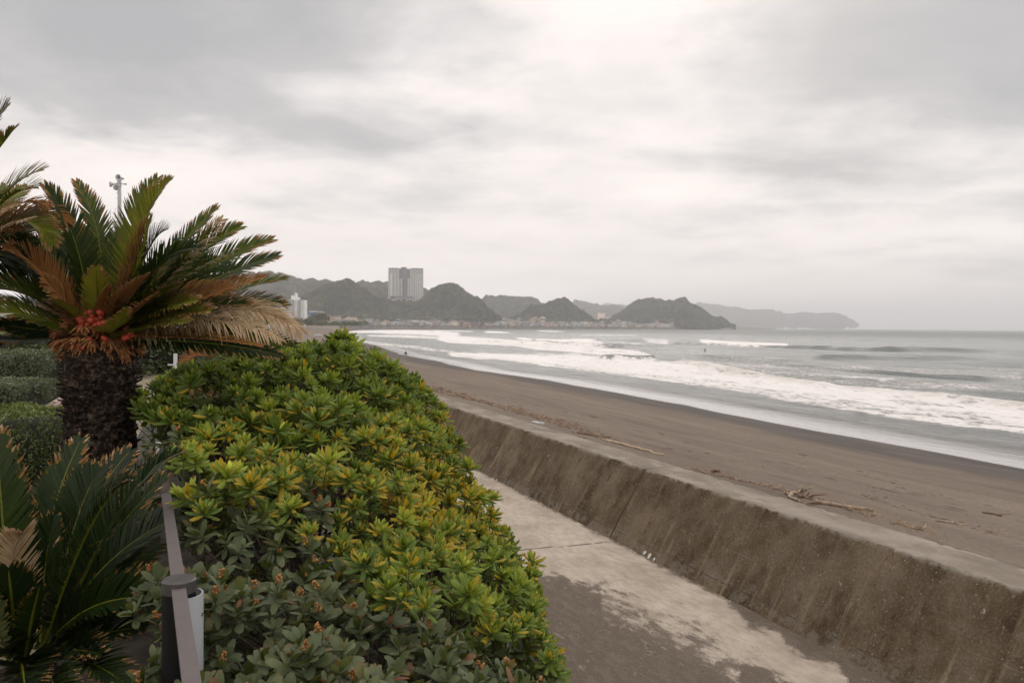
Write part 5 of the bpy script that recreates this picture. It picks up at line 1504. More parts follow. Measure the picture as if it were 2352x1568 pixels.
M_TRUNK = mat_trunk()
M_FELT = simple('brown_felt', (0.27, 0.115, 0.042), 0.95, 0.55, 40); M_SEED = simple('red_seed', (0.42, 0.055, 0.028), 0.45, 0.3, 30)


def trunk(root, off, top, foot, rad_, r, lean=(0, 0)):
    """scaly trunk: overlapping leaf-base stubs in a spiral over a tapered core"""
    H = top[2] - foot[2]; b = MB(); rings = 14
    pts = [foot + (top - foot) * i / rings for i in range(rings + 1)]; b.tube([p - off for p in pts], [rad_ * (1.04 - .05 * math.sin(i * 1.3)) for i in range(rings + 1)], 20)
    N = int(H / .016) * 7; parts = []
    for i in range(N):
        z = i / N; a = i * 2.39996; R = rad_ * (1.0 + .04 * math.sin(z * 17)) + .004
        c = foot + (top - foot) * z; d = Vector((math.cos(a), math.sin(a), 0)); s = Vector((-math.sin(a), math.cos(a), 0)); w = .022 * r.uniform(.6, 1.3); L = .040 * r.uniform(.5, 1.7); t = .009; a += r.normal(0, .05)
        p = Vector(c - off) + d * (R - .006); tip = p + d * L * .8 + Vector((0, 0, L * r.uniform(.0, .6)))
        b.add([p - s * w, p + s * w, p + s * w * .8 + Vector((0, 0, t * 2)), p - s * w * .8 + Vector((0, 0, t * 2)), tip - s * w * .6, tip + s * w * .6, tip + s * w * .5 + Vector((0, 0, t)), tip - s * w * .5 + Vector((0, 0, t))],
              [(0, 1, 5, 4), (1, 2, 6, 5), (2, 3, 7, 6), (3, 0, 4, 7), (4, 5, 6, 7)])
    return b.build('trunk', M_TRUNK, root)


def cycad(base_px, Y, fronds, label, trunk_r, r, seeds=False, foot_z=TERR, spread=.10, extra=0, leaf=.15, n=64, darker=0.0):
    top = px_depth(base_px[0], base_px[1], Y); foot = np.array([top[0] - .02, top[1] + .03, foot_z]); off = foot.copy()
    root = empty('cycad', tuple(foot)); tag(root, label, 'cycad', 'cycads of the sea front garden')
    trunk(root, off, top - np.array([0, 0, .10]), foot, trunk_r, r)
    for i, f in enumerate(fronds):
        x2, y2, Y2, xc, yc, dry = f[:6]; kw = f[6] if len(f) > 6 else {}
        tip = px_depth(x2, y2, Y2); Yc = Y + (Y2 - Y) * .55; ctl = px_depth(xc, yc, Yc)
        out = (tip - top) * np.array([1, 1, 0]); out = out / (np.linalg.norm(out) + 1e-6)
        P0 = top + out * spread * r.uniform(.5, 1) + np.array([0, 0, r.uniform(-.06, .02)])
        k = dict(dry=dry, leaf=leaf * r.uniform(.88, 1.1), hue=np.clip(r.normal(.56, .16) - darker * 2.6, 0, 1), n=n, tipdry=r.uniform(.25, .5) if darker else r.uniform(.45, 1.0), vee=r.uniform(22, 48), tipc=(.8, 1.0) if darker else (.5, .95)); k.update(kw)
        frond(P0, ctl, tip, top, root, off, r, **k)
    for i in range(extra):                                   # the far side of the crown
        a = r.uniform(-1.9, 1.9) + math.pi / 2; el = r.uniform(.1, 1.15); Lf = r.uniform(.75, 1.0)
        dr = np.array([math.cos(a), math.sin(a), 0]); tip = top + dr * Lf * math.cos(el) + np.array([0, 0, Lf * math.sin(el) - .1]); ctl = top + dr * Lf * .35 + np.array([0, 0, Lf * .62 * math.sin(el) + .12])
        frond(top + dr * spread, ctl, tip, top, root, off, r, dry=0 if (r.random() < .75 or darker) else .6, leaf=leaf, hue=.3 - darker, n=n, tipdry=r.uniform(.2, .6))
    if seeds:
        m = MB()
        rr_ = r
        C0 = top - off
        for i in range(420):                                 # felted seed-bearing scales, curled and shaggy
            a = rr_.uniform(0, 6.28); e = rr_.uniform(-.75, .9); d = Vector((math.cos(a) * math.cos(e), math.sin(a) * math.cos(e), math.sin(e) * .62)); R = rr_.uniform(.10, .23)
            p = Vector(C0) + d * R + Vector((0, 0, -.02)); o2 = (d + Vector((0, 0, -.55 if e < 0 else .1)) + Vector(rr_.normal(0, .35, 3))).normalized(); s = o2.cross(d + Vector((.1, .2, .3))).normalized(); L = rr_.uniform(.05, .10)
            for k in range(4):
                o3 = (o2 + s * (k - 1.5) * .35 + Vector(rr_.normal(0, .15, 3))).normalized()
                mid = p + o3 * L * .6; m.tube([p, mid, mid + (o3 + Vector((0, 0, -.5))).normalized() * L * .5], [.006, .007, .0015], 4, caps=False)
        o = m.build('seed_scales', M_FELT, root); o['kind'] = 'stuff'
        S = [(196, 722), (207, 735), (214, 728), (222, 735), (190, 738), (200, 745), (228, 745), (185, 728), (210, 722), (186, 748), (218, 748), (225, 765), (219, 762), (205, 718), (182, 790), (188, 796), (240, 775), (238, 742), (232, 728), (290, 757), (298, 762), (292, 770), (304, 766), (286, 776), (207, 778), (230, 718)]
        ico = MB(); 
        for k, (x, y) in enumerate(S):
            p = px_depth(x + rr_.normal(0, 1.5), y + rr_.normal(0, 1.5), Y - .21 + rr_.normal(0, .01)) - off; q = MB(); R = rr_.uniform(.015, .021); ax = rr_.normal(0, 1, 3)
            q.lathe([(-R * 1.15, 0.0005), (-R, R * .5), (-R * .5, R * .88), (0, R), (R * .5, R * .86), (R, R * .5), (R * 1.2, .0005)], p, ax, 10); q.build('seed', M_SEED, root, smooth=True)
    return root


def cycads():
    r = np.random.default_rng(21); g = {}
    F = [(106, 431, 4.5, 195, 540, 0), (176, 420, 4.9, 262, 545, 0), (388, 415, 4.7, 300, 500, 0, dict(tipdry=.6)), (360, 412, 5.0, 280, 520, 0), (342, 508, 4.25, 335, 590, 0, dict(vee=12, tipdry=.6, leaf=.17)),
         (495, 478, 4.8, 375, 590, 0, dict(tipdry=.7)), (508, 505, 4.9, 410, 590, .93, dict(limp=.3)), (548, 523, 4.9, 430, 570, 0), (531, 581, 4.2, 440, 610, 0, dict(vee=12, tipdry=.8, leaf=.18, hue=.4)),
         (622, 552, 4.9, 500, 585, 0), (634, 588, 4.7, 500, 625, 0, dict(hue=.35)), (650, 642, 4.6, 540, 655, 0, dict(tipdry=.7)), (604, 636, 4.15, 470, 670, .56, dict(leaf=.14)), (652, 702, 4.6, 550, 665, 0),
         (690, 757, 4.45, 570, 650, .93, dict(limp=.5, leaf=.20)), (670, 745, 4.3, 540, 660, .9, dict(limp=.45, leaf=.2)), (650, 730, 4.6, 520, 650, .97, dict(limp=.3, leaf=.18)),
         (640, 775, 4.1, 480, 700, .92, dict(limp=.5, leaf=.16)), (672, 792, 4.5, 480, 752, 0, dict(hue=.62, vee=55, tipdry=.3)), (640, 815, 4.3, 480, 775, 0, dict(hue=.15, vee=20)), (600, 800, 4.8, 430, 770, 0, dict(hue=.1)),
         (600, 795, 4.0, 420, 765, .55, dict(hue=.5, leaf=.09, vee=60)), (-8, 662, 4.2, 90, 665, 0, dict(hue=.5)), (-35, 702, 4.1, 90, 725, 0, dict(hue=.7, tipdry=.8)), (-20, 690, 4.3, 80, 700, .0, dict(hue=.75, tipdry=.9, limp=.2)), (22, 578, 4.3, 105, 600, .58),
         (8, 534, 4.5, 100, 570, 0), (60, 560, 4.7, 130, 590, 0, dict(hue=.2)), (221, 618, 4.3, 222, 690, 0, dict(hue=.95, tipdry=.75, leaf=.12)), (205, 640, 4.4, 222, 700, .5, dict(leaf=.1)), (290, 712, 3.95, 262, 778, 0, dict(hue=.9, tipdry=1.1, leaf=.13, vee=30)),
         (304, 622, 4.3, 275, 690, .6), (330, 640, 4.2, 290, 700, .66), (378, 628, 4.2, 310, 690, 0, dict(tipdry=1.0, hue=.6)), (350, 680, 4.1, 310, 720, .62, dict(limp=.2)), (420, 650, 4.2, 330, 690, 0, dict(tipdry=1.0)), (450, 690, 4.1, 350, 710, 0, dict(hue=.7)), (480, 715, 4.1, 370, 720, .0, dict(hue=.8, tipdry=.9)),
         (430, 740, 4.0, 330, 745, 0, dict(hue=.8, tipdry=.8)), (-5, 741, 4.5, 90, 765, 0, dict(hue=.05, leaf=.12)), (-20, 778, 4.4, 90, 790, 0, dict(hue=.02, leaf=.12)), (150, 495, 5.3, 215, 600, 0, dict(hue=.25)), (250, 560, 5.3, 245, 640, 0, dict(hue=.3)), (320, 560, 5.2, 270, 640, 0, dict(hue=.3)),
         (430, 560, 5.2, 340, 620, 0, dict(hue=.3)), (560, 640, 5.0, 430, 660, 0, dict(hue=.3)), (100, 640, 4.3, 150, 690, .58, dict(limp=.3)), (130, 690, 4.2, 165, 725, .0, dict(hue=.85, tipdry=.8, leaf=.12)), (90, 700, 4.3, 150, 720, .9, dict(leaf=.1)), (250, 660, 4.25, 240, 710, .58, dict(leaf=.1)),
         (400, 700, 4.3, 330, 700, 0, dict(tipdry=1.0)), (570, 700, 4.3, 440, 690, 0, dict(tipdry=1.0)), (520, 660, 4.5, 400, 670, .6, dict(limp=.25))]
    cycad((232, 762), 4.6, F, 'large cycad with a thick scaly trunk, red seeds and wind burnt fronds', .18, r, seeds=True, extra=26, n=76, leaf=.165)
    G = [(14, 245, 4.2, -70, 330, 0, dict(tipdry=.5, leaf=.2)), (30, 300, 4.0, -60, 400, 0, dict(leaf=.18, tipdry=.9)), (92, 392, 4.2, -10, 425, 0, dict(tipdry=.5, leaf=.18)), (84, 430, 4.0, 0, 430, 0, dict(tipdry=.7, leaf=.18)), (105, 470, 4.4, 20, 430, .58, dict(limp=.4)), (148, 505, 4.5, 50, 440, .6, dict(limp=.4)),
         (120, 560, 4.3, 60, 440, 0, dict(tipdry=.9)), (70, 500, 3.8, -20, 520, .92, dict(limp=.2)), (45, 470, 3.7, -30, 500, .95, dict(limp=.2)), (75, 600, 4.4, 40, 520, 0, dict(hue=.2)), (150, 560, 4.9, 70, 480, 0, dict(hue=.2)), (40, 640, 4.5, 10, 560, 0, dict(hue=.15)),
         (-20, 380, 4.6, -80, 480, 0), (60, 430, 5.0, -20, 480, 0), (110, 600, 4.8, 60, 500, .6, dict(limp=.3)), (-10, 560, 3.9, -60, 560, 0), (10, 430, 4.8, -50, 480, 0)]
    cycad((-105, 590), 4.35, G, 'tall cycad at the picture edge with tattered brown and green fronds', .17, r, extra=3, n=66)
    K = [(183, 1014, 3.3, 95, 1190, 0, dict(tipdry=.55, vee=14)), (296, 1038, 3.5, 150, 1200, 0, dict(tipdry=.55, vee=10, leaf=.17)), (372, 1100, 3.5, 190, 1290, 0, dict(tipdry=.4, leaf=.17)), (352, 1215, 3.4, 200, 1340, 0, dict(tipdry=.3)), (350, 1310, 3.0, 200, 1400, 0, dict(tipdry=.3)),
         (330, 1440, 2.8, 190, 1450, 0, dict(hue=.15)), (300, 1580, 2.5, 170, 1470, 0, dict(hue=.2)), (150, 1640, 2.3, 110, 1500, 0, dict(hue=.2)), (-10, 1000, 3.0, 10, 1200, 0, dict(tipdry=.5)), (25, 1090, 3.2, 30, 1250, 0, dict(tipdry=.4)), (80, 1130, 3.4, 70, 1270, 0, dict(hue=.2)),
         (55, 1225, 2.7, 0, 1250, .9, dict(leaf=.14)), (120, 1200, 3.0, 95, 1330, 0, dict(hue=.15)), (20, 1310, 2.6, 30, 1400, 0, dict(hue=.1)), (90, 1350, 2.6, 70, 1420, 0, dict(leaf=.09)), (250, 1220, 3.3, 150, 1320, 0, dict(hue=.15)), (345, 1070, 3.7, 230, 1180, 0, dict(leaf=.12)), (368, 1150, 3.9, 240, 1230, 0, dict(tipdry=.3)), (362, 1250, 3.5, 230, 1330, 0, dict(tipdry=.3)), (340, 1370, 3.0, 200, 1400, 0, dict(hue=.15)), (-60, 1350, 2.6, -20, 1400, 0), (-40, 1560, 2.4, -10, 1480, 0, dict(hue=.1)), (230, 1500, 2.6, 140, 1480, 0, dict(hue=.05)), (60, 1600, 2.3, 50, 1500, 0, dict(hue=.05))]
    cycad((45, 1500), 2.9, K, 'low dark green cycad with pale scorched leaflet tips below the big trunk', .13, r, extra=10, darker=.15, n=76)
    B = [(470, 850, 8.2, 500, 800, 0, dict(hue=.2)), (560, 835, 8.0, 540, 790, 0, dict(hue=.2)), (420, 840, 8.5, 460, 795, .6), (640, 830, 8.4, 580, 790, 0), (600, 800, 8.8, 560, 770, 0, dict(hue=.3)), (440, 800, 8.9, 480, 770, 0)]
    cycad((520, 830), 8.6, B, 'smaller cycad farther along the garden seen under the big fronds', .16, r, extra=6, n=40, leaf=.16)


cycads()


# ================================================================ CLIPPED GARDEN SHRUBS
M_BOX = mat_leaf('clipped_leaf', [(0.036, 0.064, 0.012), (0.105, 0.150, 0.024), (0.26, 0.30, 0.055)], (0.30, 0.24, 0.05), (0.26, 0.22, 0.06), (0.10, 0.13, 0.05), trans=.15)
M_GREYL = mat_leaf('grey_green_leaf', [(0.034, 0.050, 0.028), (0.075, 0.098, 0.052), (0.16, 0.185, 0.105)], (0.22, 0.20, 0.06), (0.22, 0.20, 0.08), (0.10, 0.13, 0.07), trans=.12)
LT = leaf_template(lambda s: 0.30 * np.sin(np.pi * min(1, s * .92 + .04)) ** .7 + .01, 3, 0.1, .1)


def clipped(name, label, c, half, nleaf, size, m, seed, boxy=.55):
    r = np.random.default_rng(seed); off = np.array([c[0], c[1], TERR]); root = empty(name, tuple(off)); tag(root, label, 'shrub', 'clipped shrubs of the garden')
    d = r.normal(0, 1, (nleaf, 3)); d /= np.linalg.norm(d, axis=1, keepdims=True); e = np.sign(d) * np.abs(d) ** boxy; e /= np.maximum(np.abs(e).max(1, keepdims=True), 1e-6) ** .75
    k = 1 - np.abs(r.normal(0, .045, nleaf)) + (vnoise(d[:, 0] * 4 + seed, d[:, 1] * 4 + d[:, 2] * 3, seed) - .5) * .13
    P = c + e * half * k[:, None]; P = P[P[:, 2] > TERR + .02]; dn = (P - c) / half; dn /= np.linalg.norm(dn, axis=1, keepdims=True); n = len(P)
    dirs = dn * .7 + r.normal(0, .55, (n, 3)) + np.array([0, 0, .35]); L = size * r.uniform(.7, 1.25, n)
    tone = np.clip(.42 + .3 * dn[:, 2] + (fbm(P[:, 0] * 5, P[:, 1] * 5 + P[:, 2] * 4, 3, seed) - .5) * .8 + r.normal(0, .14, n), 0, 1)  # leaves facing up get a lighter green, top light put into the hue
    M = frames(P, dirs, dn + r.normal(0, .4, (n, 3)), L); V, Q, A = inst(LT[0], LT[1], M, LT[2], {'hue': tone, 'aged': np.where(r.random(n) < .03, .6, .03), 'special': np.zeros(n)})
    new_mesh('foliage', V - off, None, m, smooth=True, quads=Q, attrs=A, parent=root)
    b = MB()
    for _ in range(26):
        a = r.uniform(0, 6.28); q = r.uniform(.2, .8); p1 = (c - off) + half * np.array([math.cos(a) * q, math.sin(a) * q, r.uniform(-.3, .75)]); b.tube([(math.cos(a) * .1, math.sin(a) * .1, 0), tuple(p1 * .5 + r.normal(0, .03, 3)), tuple(p1)], [.014, .009, .004], 5)
    b.tube([(0, 0, -.02), (0, 0, .12)], [.14, .12], 8); b.build('branches', M_TWIG, root)
    # dense dark twiggy core
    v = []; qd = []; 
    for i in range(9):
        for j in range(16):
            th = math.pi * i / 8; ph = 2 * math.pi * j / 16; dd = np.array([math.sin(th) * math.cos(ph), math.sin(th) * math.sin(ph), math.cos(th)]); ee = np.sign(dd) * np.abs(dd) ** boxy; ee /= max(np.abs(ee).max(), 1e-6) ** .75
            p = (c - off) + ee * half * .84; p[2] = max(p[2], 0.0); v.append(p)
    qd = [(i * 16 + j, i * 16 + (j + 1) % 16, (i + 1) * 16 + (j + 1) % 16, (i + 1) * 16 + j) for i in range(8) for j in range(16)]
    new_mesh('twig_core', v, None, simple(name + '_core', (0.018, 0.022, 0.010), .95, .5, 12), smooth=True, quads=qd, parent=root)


def C(px, py, Y): return px_depth(px, py, Y)


def garden():
    p = C(44, 1010, 6.6); p[2] = (C(0, 945, 6.3)[2] + TERR) / 2 - .02
    clipped('round_shrub', 'rounded yellow green clipped shrub in front of the bench', p, np.array([.38, .45, (C(0, 945, 6.3)[2] - TERR) / 2 + .02]), 10000, .026, M_BOX, 5, boxy=.85)
    p = C(42, 870, 15.8); h = (C(0, 808, 15)[2] - TERR) / 2; p[2] = TERR + h
    clipped('tall_shrub', 'tall grey green clipped shrub behind the bench', p, np.array([.80, .9, h]), 14000, .045, M_GREYL, 6, boxy=.45)
    p = C(-15, 930, 12.5); h = (C(0, 878, 12)[2] - TERR) / 2; p[2] = TERR + h
    clipped('low_shrub', 'low grey shrub half hidden behind the rounded shrub', p, np.array([.66, .7, h]), 7000, .04, M_GREYL, 7)
    p = C(20, 795, 22); h = .7; p[2] = TERR + h
    clipped('back_shrub', 'bright green shrub at the back of the garden', p, np.array([1.6, 1.0, h]), 7000, .06, M_BOX, 8)
    p = C(455, 850, 9.5); h = .42; p[2] = TERR + h
    clipped('wild_shrub', 'loose reddish green shrub behind the rail end', p, np.array([.5, .4, h]), 2500, .05, M_BOX, 9)
    p = C(640, 800, 13); h = .6; p[2] = TERR + h
    clipped('dark_shrub', 'dark broad leaved shrub beyond the hedge', p, np.array([.9, .7, h]), 3000, .09, M_BOX, 10)
    for i, (x, y, Y, w, h) in enumerate([(120, 770, 24, 2.5, .75), (330, 775, 28, 2.5, .65), (-60, 760, 26, 3, .9)]):
        p = C(x, y, Y); p[2] = TERR + h * .9
        clipped('garden_shrub', ['shrub mass behind the left clipped shrubs', 'far garden shrub behind the big trunk', 'far shrub at the picture edge'][i], p, np.array([w, 2.0, h]), 3500, .13, M_BOX if i % 2 else M_GREYL, 30 + i)
    # bench
    wood = simple('bench_wood', (0.36, 0.26, 0.22), .8, .25, 6); dark = simple('bench_leg', (0.05, 0.045, 0.04), .7, .2, 6)
    A = C(102, 931, 12.7); b0 = empty('bench', (A[0], A[1], TERR), WROT); tag(b0, 'slatted wooden garden bench beside the scaly cycad trunk', 'bench')
    zs = A[2] - TERR
    for k in range(5):
        m_ = MB(); m_.box(k * .10, k * .10 + .082, 0, 2.5, zs - .035, zs); m_.build('slat', wood, b0)
    for y in (.25, 2.2):
        m_ = MB(); m_.box(.04, .45, y - .05, y + .05, 0, zs - .036); m_.build('leg', dark, b0)
    # second short post, white, with a small bracket
    w = simple('white_post_paint', (.60, .61, .63), .5, .06, 4); t_ = C(403, 812, 11.5)
    r_ = empty('rail_post', (t_[0], t_[1], TERR)); tag(r_, 'thin white rail post standing behind the hedge under the fronds', 'post'); H = t_[2] - TERR
    m_ = MB(); m_.tube([(0, 0, 0), (0, 0, H)], [.027, .027], 14); m_.build('shaft', w, r_, smooth=False); m_ = MB(); m_.box(-.10, .01, -.034, -.028, H - .17, H - .15); m_.build('bracket', w, r_)


garden()


# ================================================================ HANDRAIL
def rail():
    pc = px_depth(411, 1327, 2.3); l0, t0 = xy_lt(pc[0], pc[1]); ztop = pc[2]
    root = empty('handrail', (pc[0], pc[1], TERR)); tag(root, 'grey flat bar handrail fixed to a dark round post with a white sleeve', 'handrail')
    off = np.array([pc[0], pc[1], TERR]); H = ztop - TERR
    dark = simple('dark_post_paint', (0.006, 0.006, 0.007), .5, .2, 10, spec=.2); capm = simple('post_cap_metal', (0.07, 0.066, 0.066), .35, .2, 16, metal=.4); grey = simple('rail_paint', (0.095, 0.080, 0.076), .55, .06, 20, bump=.05)
    white = simple('white_plastic', (.38, .40, .42), .35, .03, 6); rust = simple('rusty_bolt', (.13, .055, .03), .8, .4, 60)
    R = .0465
    m = MB(); m.lathe([(0, R), (H - .038, R)], (0, 0, 0), (0, 0, 1), 40); m.build('post', dark, root, smooth=True)
    m = MB(); m.lathe([(H - .038, R + .0015), (H - .004, R + .0015), (H, R - .003), (H, .001)], (0, 0, 0), (0, 0, 1), 40); cp = m.build('post_cap', capm, root); 
    m = MB(); m.lathe([(0, .0001), (0, .004), (.003, .0035), (.003, .0001)], (.006, -R - .0015, H - .022), (0, -1, 0), 10); m.build('screw', rust, cp)
    # half sleeve of white pipe clipped round the outer side
    a0, a1 = rad(-62), rad(62); vs = []; fs = []; n = 24; r1, r2 = R + .006, R + .011; z1 = H - .045
    cxs = .010
    for i in range(n + 1):
        a = a0 + (a1 - a0) * i / n
        for rr_, z in ((r1, .02), (r2, .02), (r2, z1), (r1, z1)): vs.append((cxs + math.cos(a) * rr_, math.sin(a) * rr_, z))
    for i in range(n):
        for k in range(4): fs.append((4 * i + k, 4 * i + (k + 1) % 4, 4 * i + 4 + (k + 1) % 4, 4 * i + 4 + k))
    fs += [(0, 1, 2, 3), (4 * n + 3, 4 * n + 2, 4 * n + 1, 4 * n)]
    new_mesh('white_sleeve', vs, fs, white, parent=root)
    # flat bars
    def bar(ta, tb, name, zb, w=.019, th=.006, m_=grey):
        n = 30; v = []
        for i in range(n + 1):
            t = ta + (tb - ta) * i / n; l = -.034 - .053 * (t - 2.44); X, Y = lt_xy(l, t); sx, sy = wr
            for s, z in ((-w, zb), (w, zb), (w, zb + th), (-w, zb + th)): v.append((X + sx * s - off[0], Y + sy * s - off[1], z - off[2]))
        f = [(4 * i + k, 4 * i + (k + 1) % 4, 4 * i + 4 + (k + 1) % 4, 4 * i + 4 + k) for i in range(n) for k in range(4)] + [(0, 1, 2, 3), (4 * n + 3, 4 * n + 2, 4 * n + 1, 4 * n)]
        return new_mesh(name, v, f, m_, parent=root)
    bar(t0 + .03, 9.5, 'rail_bar', HC - .748); bar(.55, t0 - .035, 'rail_bar', HC - .762)
    bar(4.15, 5.4, 'rail_wrap', HC - .751, .0205, .011, simple('clear_tape_wrap', (.075, .085, .06), .18, .4, 20))
    for (x, y, z, ax) in ((R + .004, -.045, H - .165, (.3, -1, 0)), (R + .010, .0, H - .105, (1, 0, 0)), (-R, 0, H - .11, (-1, 0, 0))):
        q = MB(); q.lathe([(0, .0001), (0, .006), (.012, .006), (.012, .0001)], (x, y, z), ax, 8); q.build('bolt', rust, root)
    for tt in ():
        l = -.034 - .053 * (tt - 2.44); X, Y = lt_xy(l, tt); q = MB(); q.lathe([(0, R), (HC - .75 - TERR, R), (HC - .75 - TERR, .001)], (X - off[0], Y - off[1], 0), (0, 0, 1), 20); q.build('post', dark, root, smooth=False)


rail()


# ================================================================ LOUDSPEAKER MAST
def mast():
    D = 60.0; P = lambda x, y: px_depth(x, y, D)
    zx = lambda x: (400 + x / 4.481) / 1.7415; zy = lambda y: (650 + y / 4.481) / 1.7415
    top = P(zx(345), zy(300)); base = np.array([top[0] + .05, D, TERR]); root = empty('loudspeaker_mast', tuple(base)); tag(root, 'tall grey mast with three horn loudspeakers rising behind the cycads', 'mast')
    st = simple('galvanised_steel', (.46, .46, .47), .5, .1, 2); hm = simple('horn_paint', (.42, .44, .46), .5, .08, 2); dk = simple('horn_throat', (.10, .10, .11), .6, .1, 3)
    H = top[2] - TERR; m = MB(); m.tube([(0, 0, 0), (0, 0, H * .5), (top[0] - base[0], 0, H)], [.19, .165, .125], 12); m.build('pole', st, root, smooth=False)
    L = lambda x, y: Vector(P(zx(x), zy(y)) - base)
    prof = [(0, .05), (.10, .055), (.25, .09), (.40, .16), (.52, .25), (.55, .262), (.55, .25), (.42, .14), (.28, .07), (.2, .04), (.2, .001)]
    for (x, y, d) in ((335, 268, (-.10, -1, 0)), (300, 388, (-1, -.12, -.06)), (292, 450, (-.35, .9, -.25))):
        h = MB(); s = .85 if y > 300 else .84; o = L(x, y); dv = Vector(d).normalized(); o2 = o - dv * .45 * s if y == 268 else (o - dv * .0 if y == 388 else o - dv * .45)
        h.lathe([(a * s * 1.0, b * s) for a, b in prof], o2, dv, 20); hn = h.build('horn', hm, root, smooth=True)
        q = MB(); q.lathe([(.0, .001), (0, .085), (.22, .085), (.22, .001)], o2 - dv * .2, dv, 12); q.build('driver', hm, hn)
        if y == 268: q = MB(); q.lathe([(.3, .001), (.36, .035), (.40, .02), (.42, .001)], o2, dv, 10); q.build('reflector', dk, hn, smooth=True)
        b = MB(); b.tube([o2 - dv * .05, Vector((top[0] - base[0], 0, o2.z - .1))], [.025, .025], 6); b.build('bracket', st, hn)
    for y, x0, x1 in ((386, 345, 455), (1062, 190, 345)):
        b = MB(); b.tube([L(x0, y + (8 if x0 < 200 else 0)), L(x1, y)], [.03, .03], 6); 
        if x1 == 455: b.lathe([(0, .001), (0, .07), (.2, .07), (.2, .001)], L(440, y) - Vector((.05, 0, 0)), (1, 0, 0), 10)
        b.build('crossarm', st, root)
    for x, y0, y1 in ((190, 828, 1080), (270, 828, 1150)): b = MB(); b.tube([L(x, y1), L(x, y0)], [.02, .012], 6); b.build('whip_antenna', st, root)
    for i, (x, y) in enumerate([(375, 548), (305, 548), (303, 638), (375, 730), (303, 820), (373, 911), (300, 1002), (371, 1093), (298, 1185), (368, 1270)]):
        b = MB(); xc = 338 - (y - 548) * .012; b.tube([L(xc, y), L(x + (18 if x > 340 else -18), y)], [.016, .016], 6); b.build('climbing_peg', st, root)
    b = MB()
    for z in (330, 375, 430): b.lathe([(0, .15), (.1, .15)], L(345, z), (0, 0, 1), 12)
    for z in (330, 375, 430): c = MB(); c.lathe([(0, .001), (0, .17), (.10, .17), (.10, .001)], L(345, z), (0, 0, 1), 12); c.build('clamp', st, root)
    c = MB(); c.box(-.25, .22, -.2, .2, L(300, 1080).z, L(300, 1050).z); c.build('junction_box', st, root)


mast()


# ================================================================ BEACH THINGS
def zland(x, y): return float(land_z(np.array([x]), np.array([y]))[0][0])


def on_sand(px, py):
    """walk down the sight line to the sand"""
    v = cf + cr * (px - 1176) / FPX - cu * (py - 784) / FPX; lo = 5.0
    ks = np.linspace(8, 700, 6000); X = v[0] * ks; Y = v[1] * ks; Z = HC + v[2] * ks; lz, _ = land_z(X, Y); l, t = xy_lt(X, Y)
    i = np.argmax((Z <= lz) & (l > BACK_L - .1)); return np.array([X[i], Y[i], lz[i]])


M_DRIFT = simple('driftwood', (0.30, 0.225, 0.155), .85, .4, 9, bump=.4); M_DRIFTD = simple('dark_driftwood', (0.16, 0.095, 0.06), .9, .4, 9, bump=.4); M_BAMBOO = simple('bleached_bamboo', (0.42, 0.32, 0.215), .6, .25, 5)


def stick(name, label, ends, rad_, m, knots=5, wob=.03, forks=(), cat='driftwood', group='driftwood along the sea wall', seed=0):
    r = np.random.default_rng(seed); A = on_sand(*ends[0]); B = on_sand(*ends[1]); A[2] += rad_ * .8; B[2] += rad_ * .8
    b = MB(); pts = [A + (B - A) * i / 9 + np.array([*r.normal(0, wob, 2), abs(r.normal(0, wob * .4))]) * (0 < i < 9) for i in range(10)]
    b.tube([p - A for p in pts], [rad_ * (1 - .045 * i) * r.uniform(.93, 1.07) for i in range(10)], 8)
    for f, dx, dy, dz, ln in forks:
        p = A + (B - A) * f; e = p + np.array([dx, dy, dz]) * ln; b.tube([p - A, (p + e) / 2 - A + r.normal(0, .02, 3), e - A], [rad_ * .7, rad_ * .5, rad_ * .25], 6)
    o = b.build(name, m, smooth=True); o.location = A; tag(o, label, cat, group)


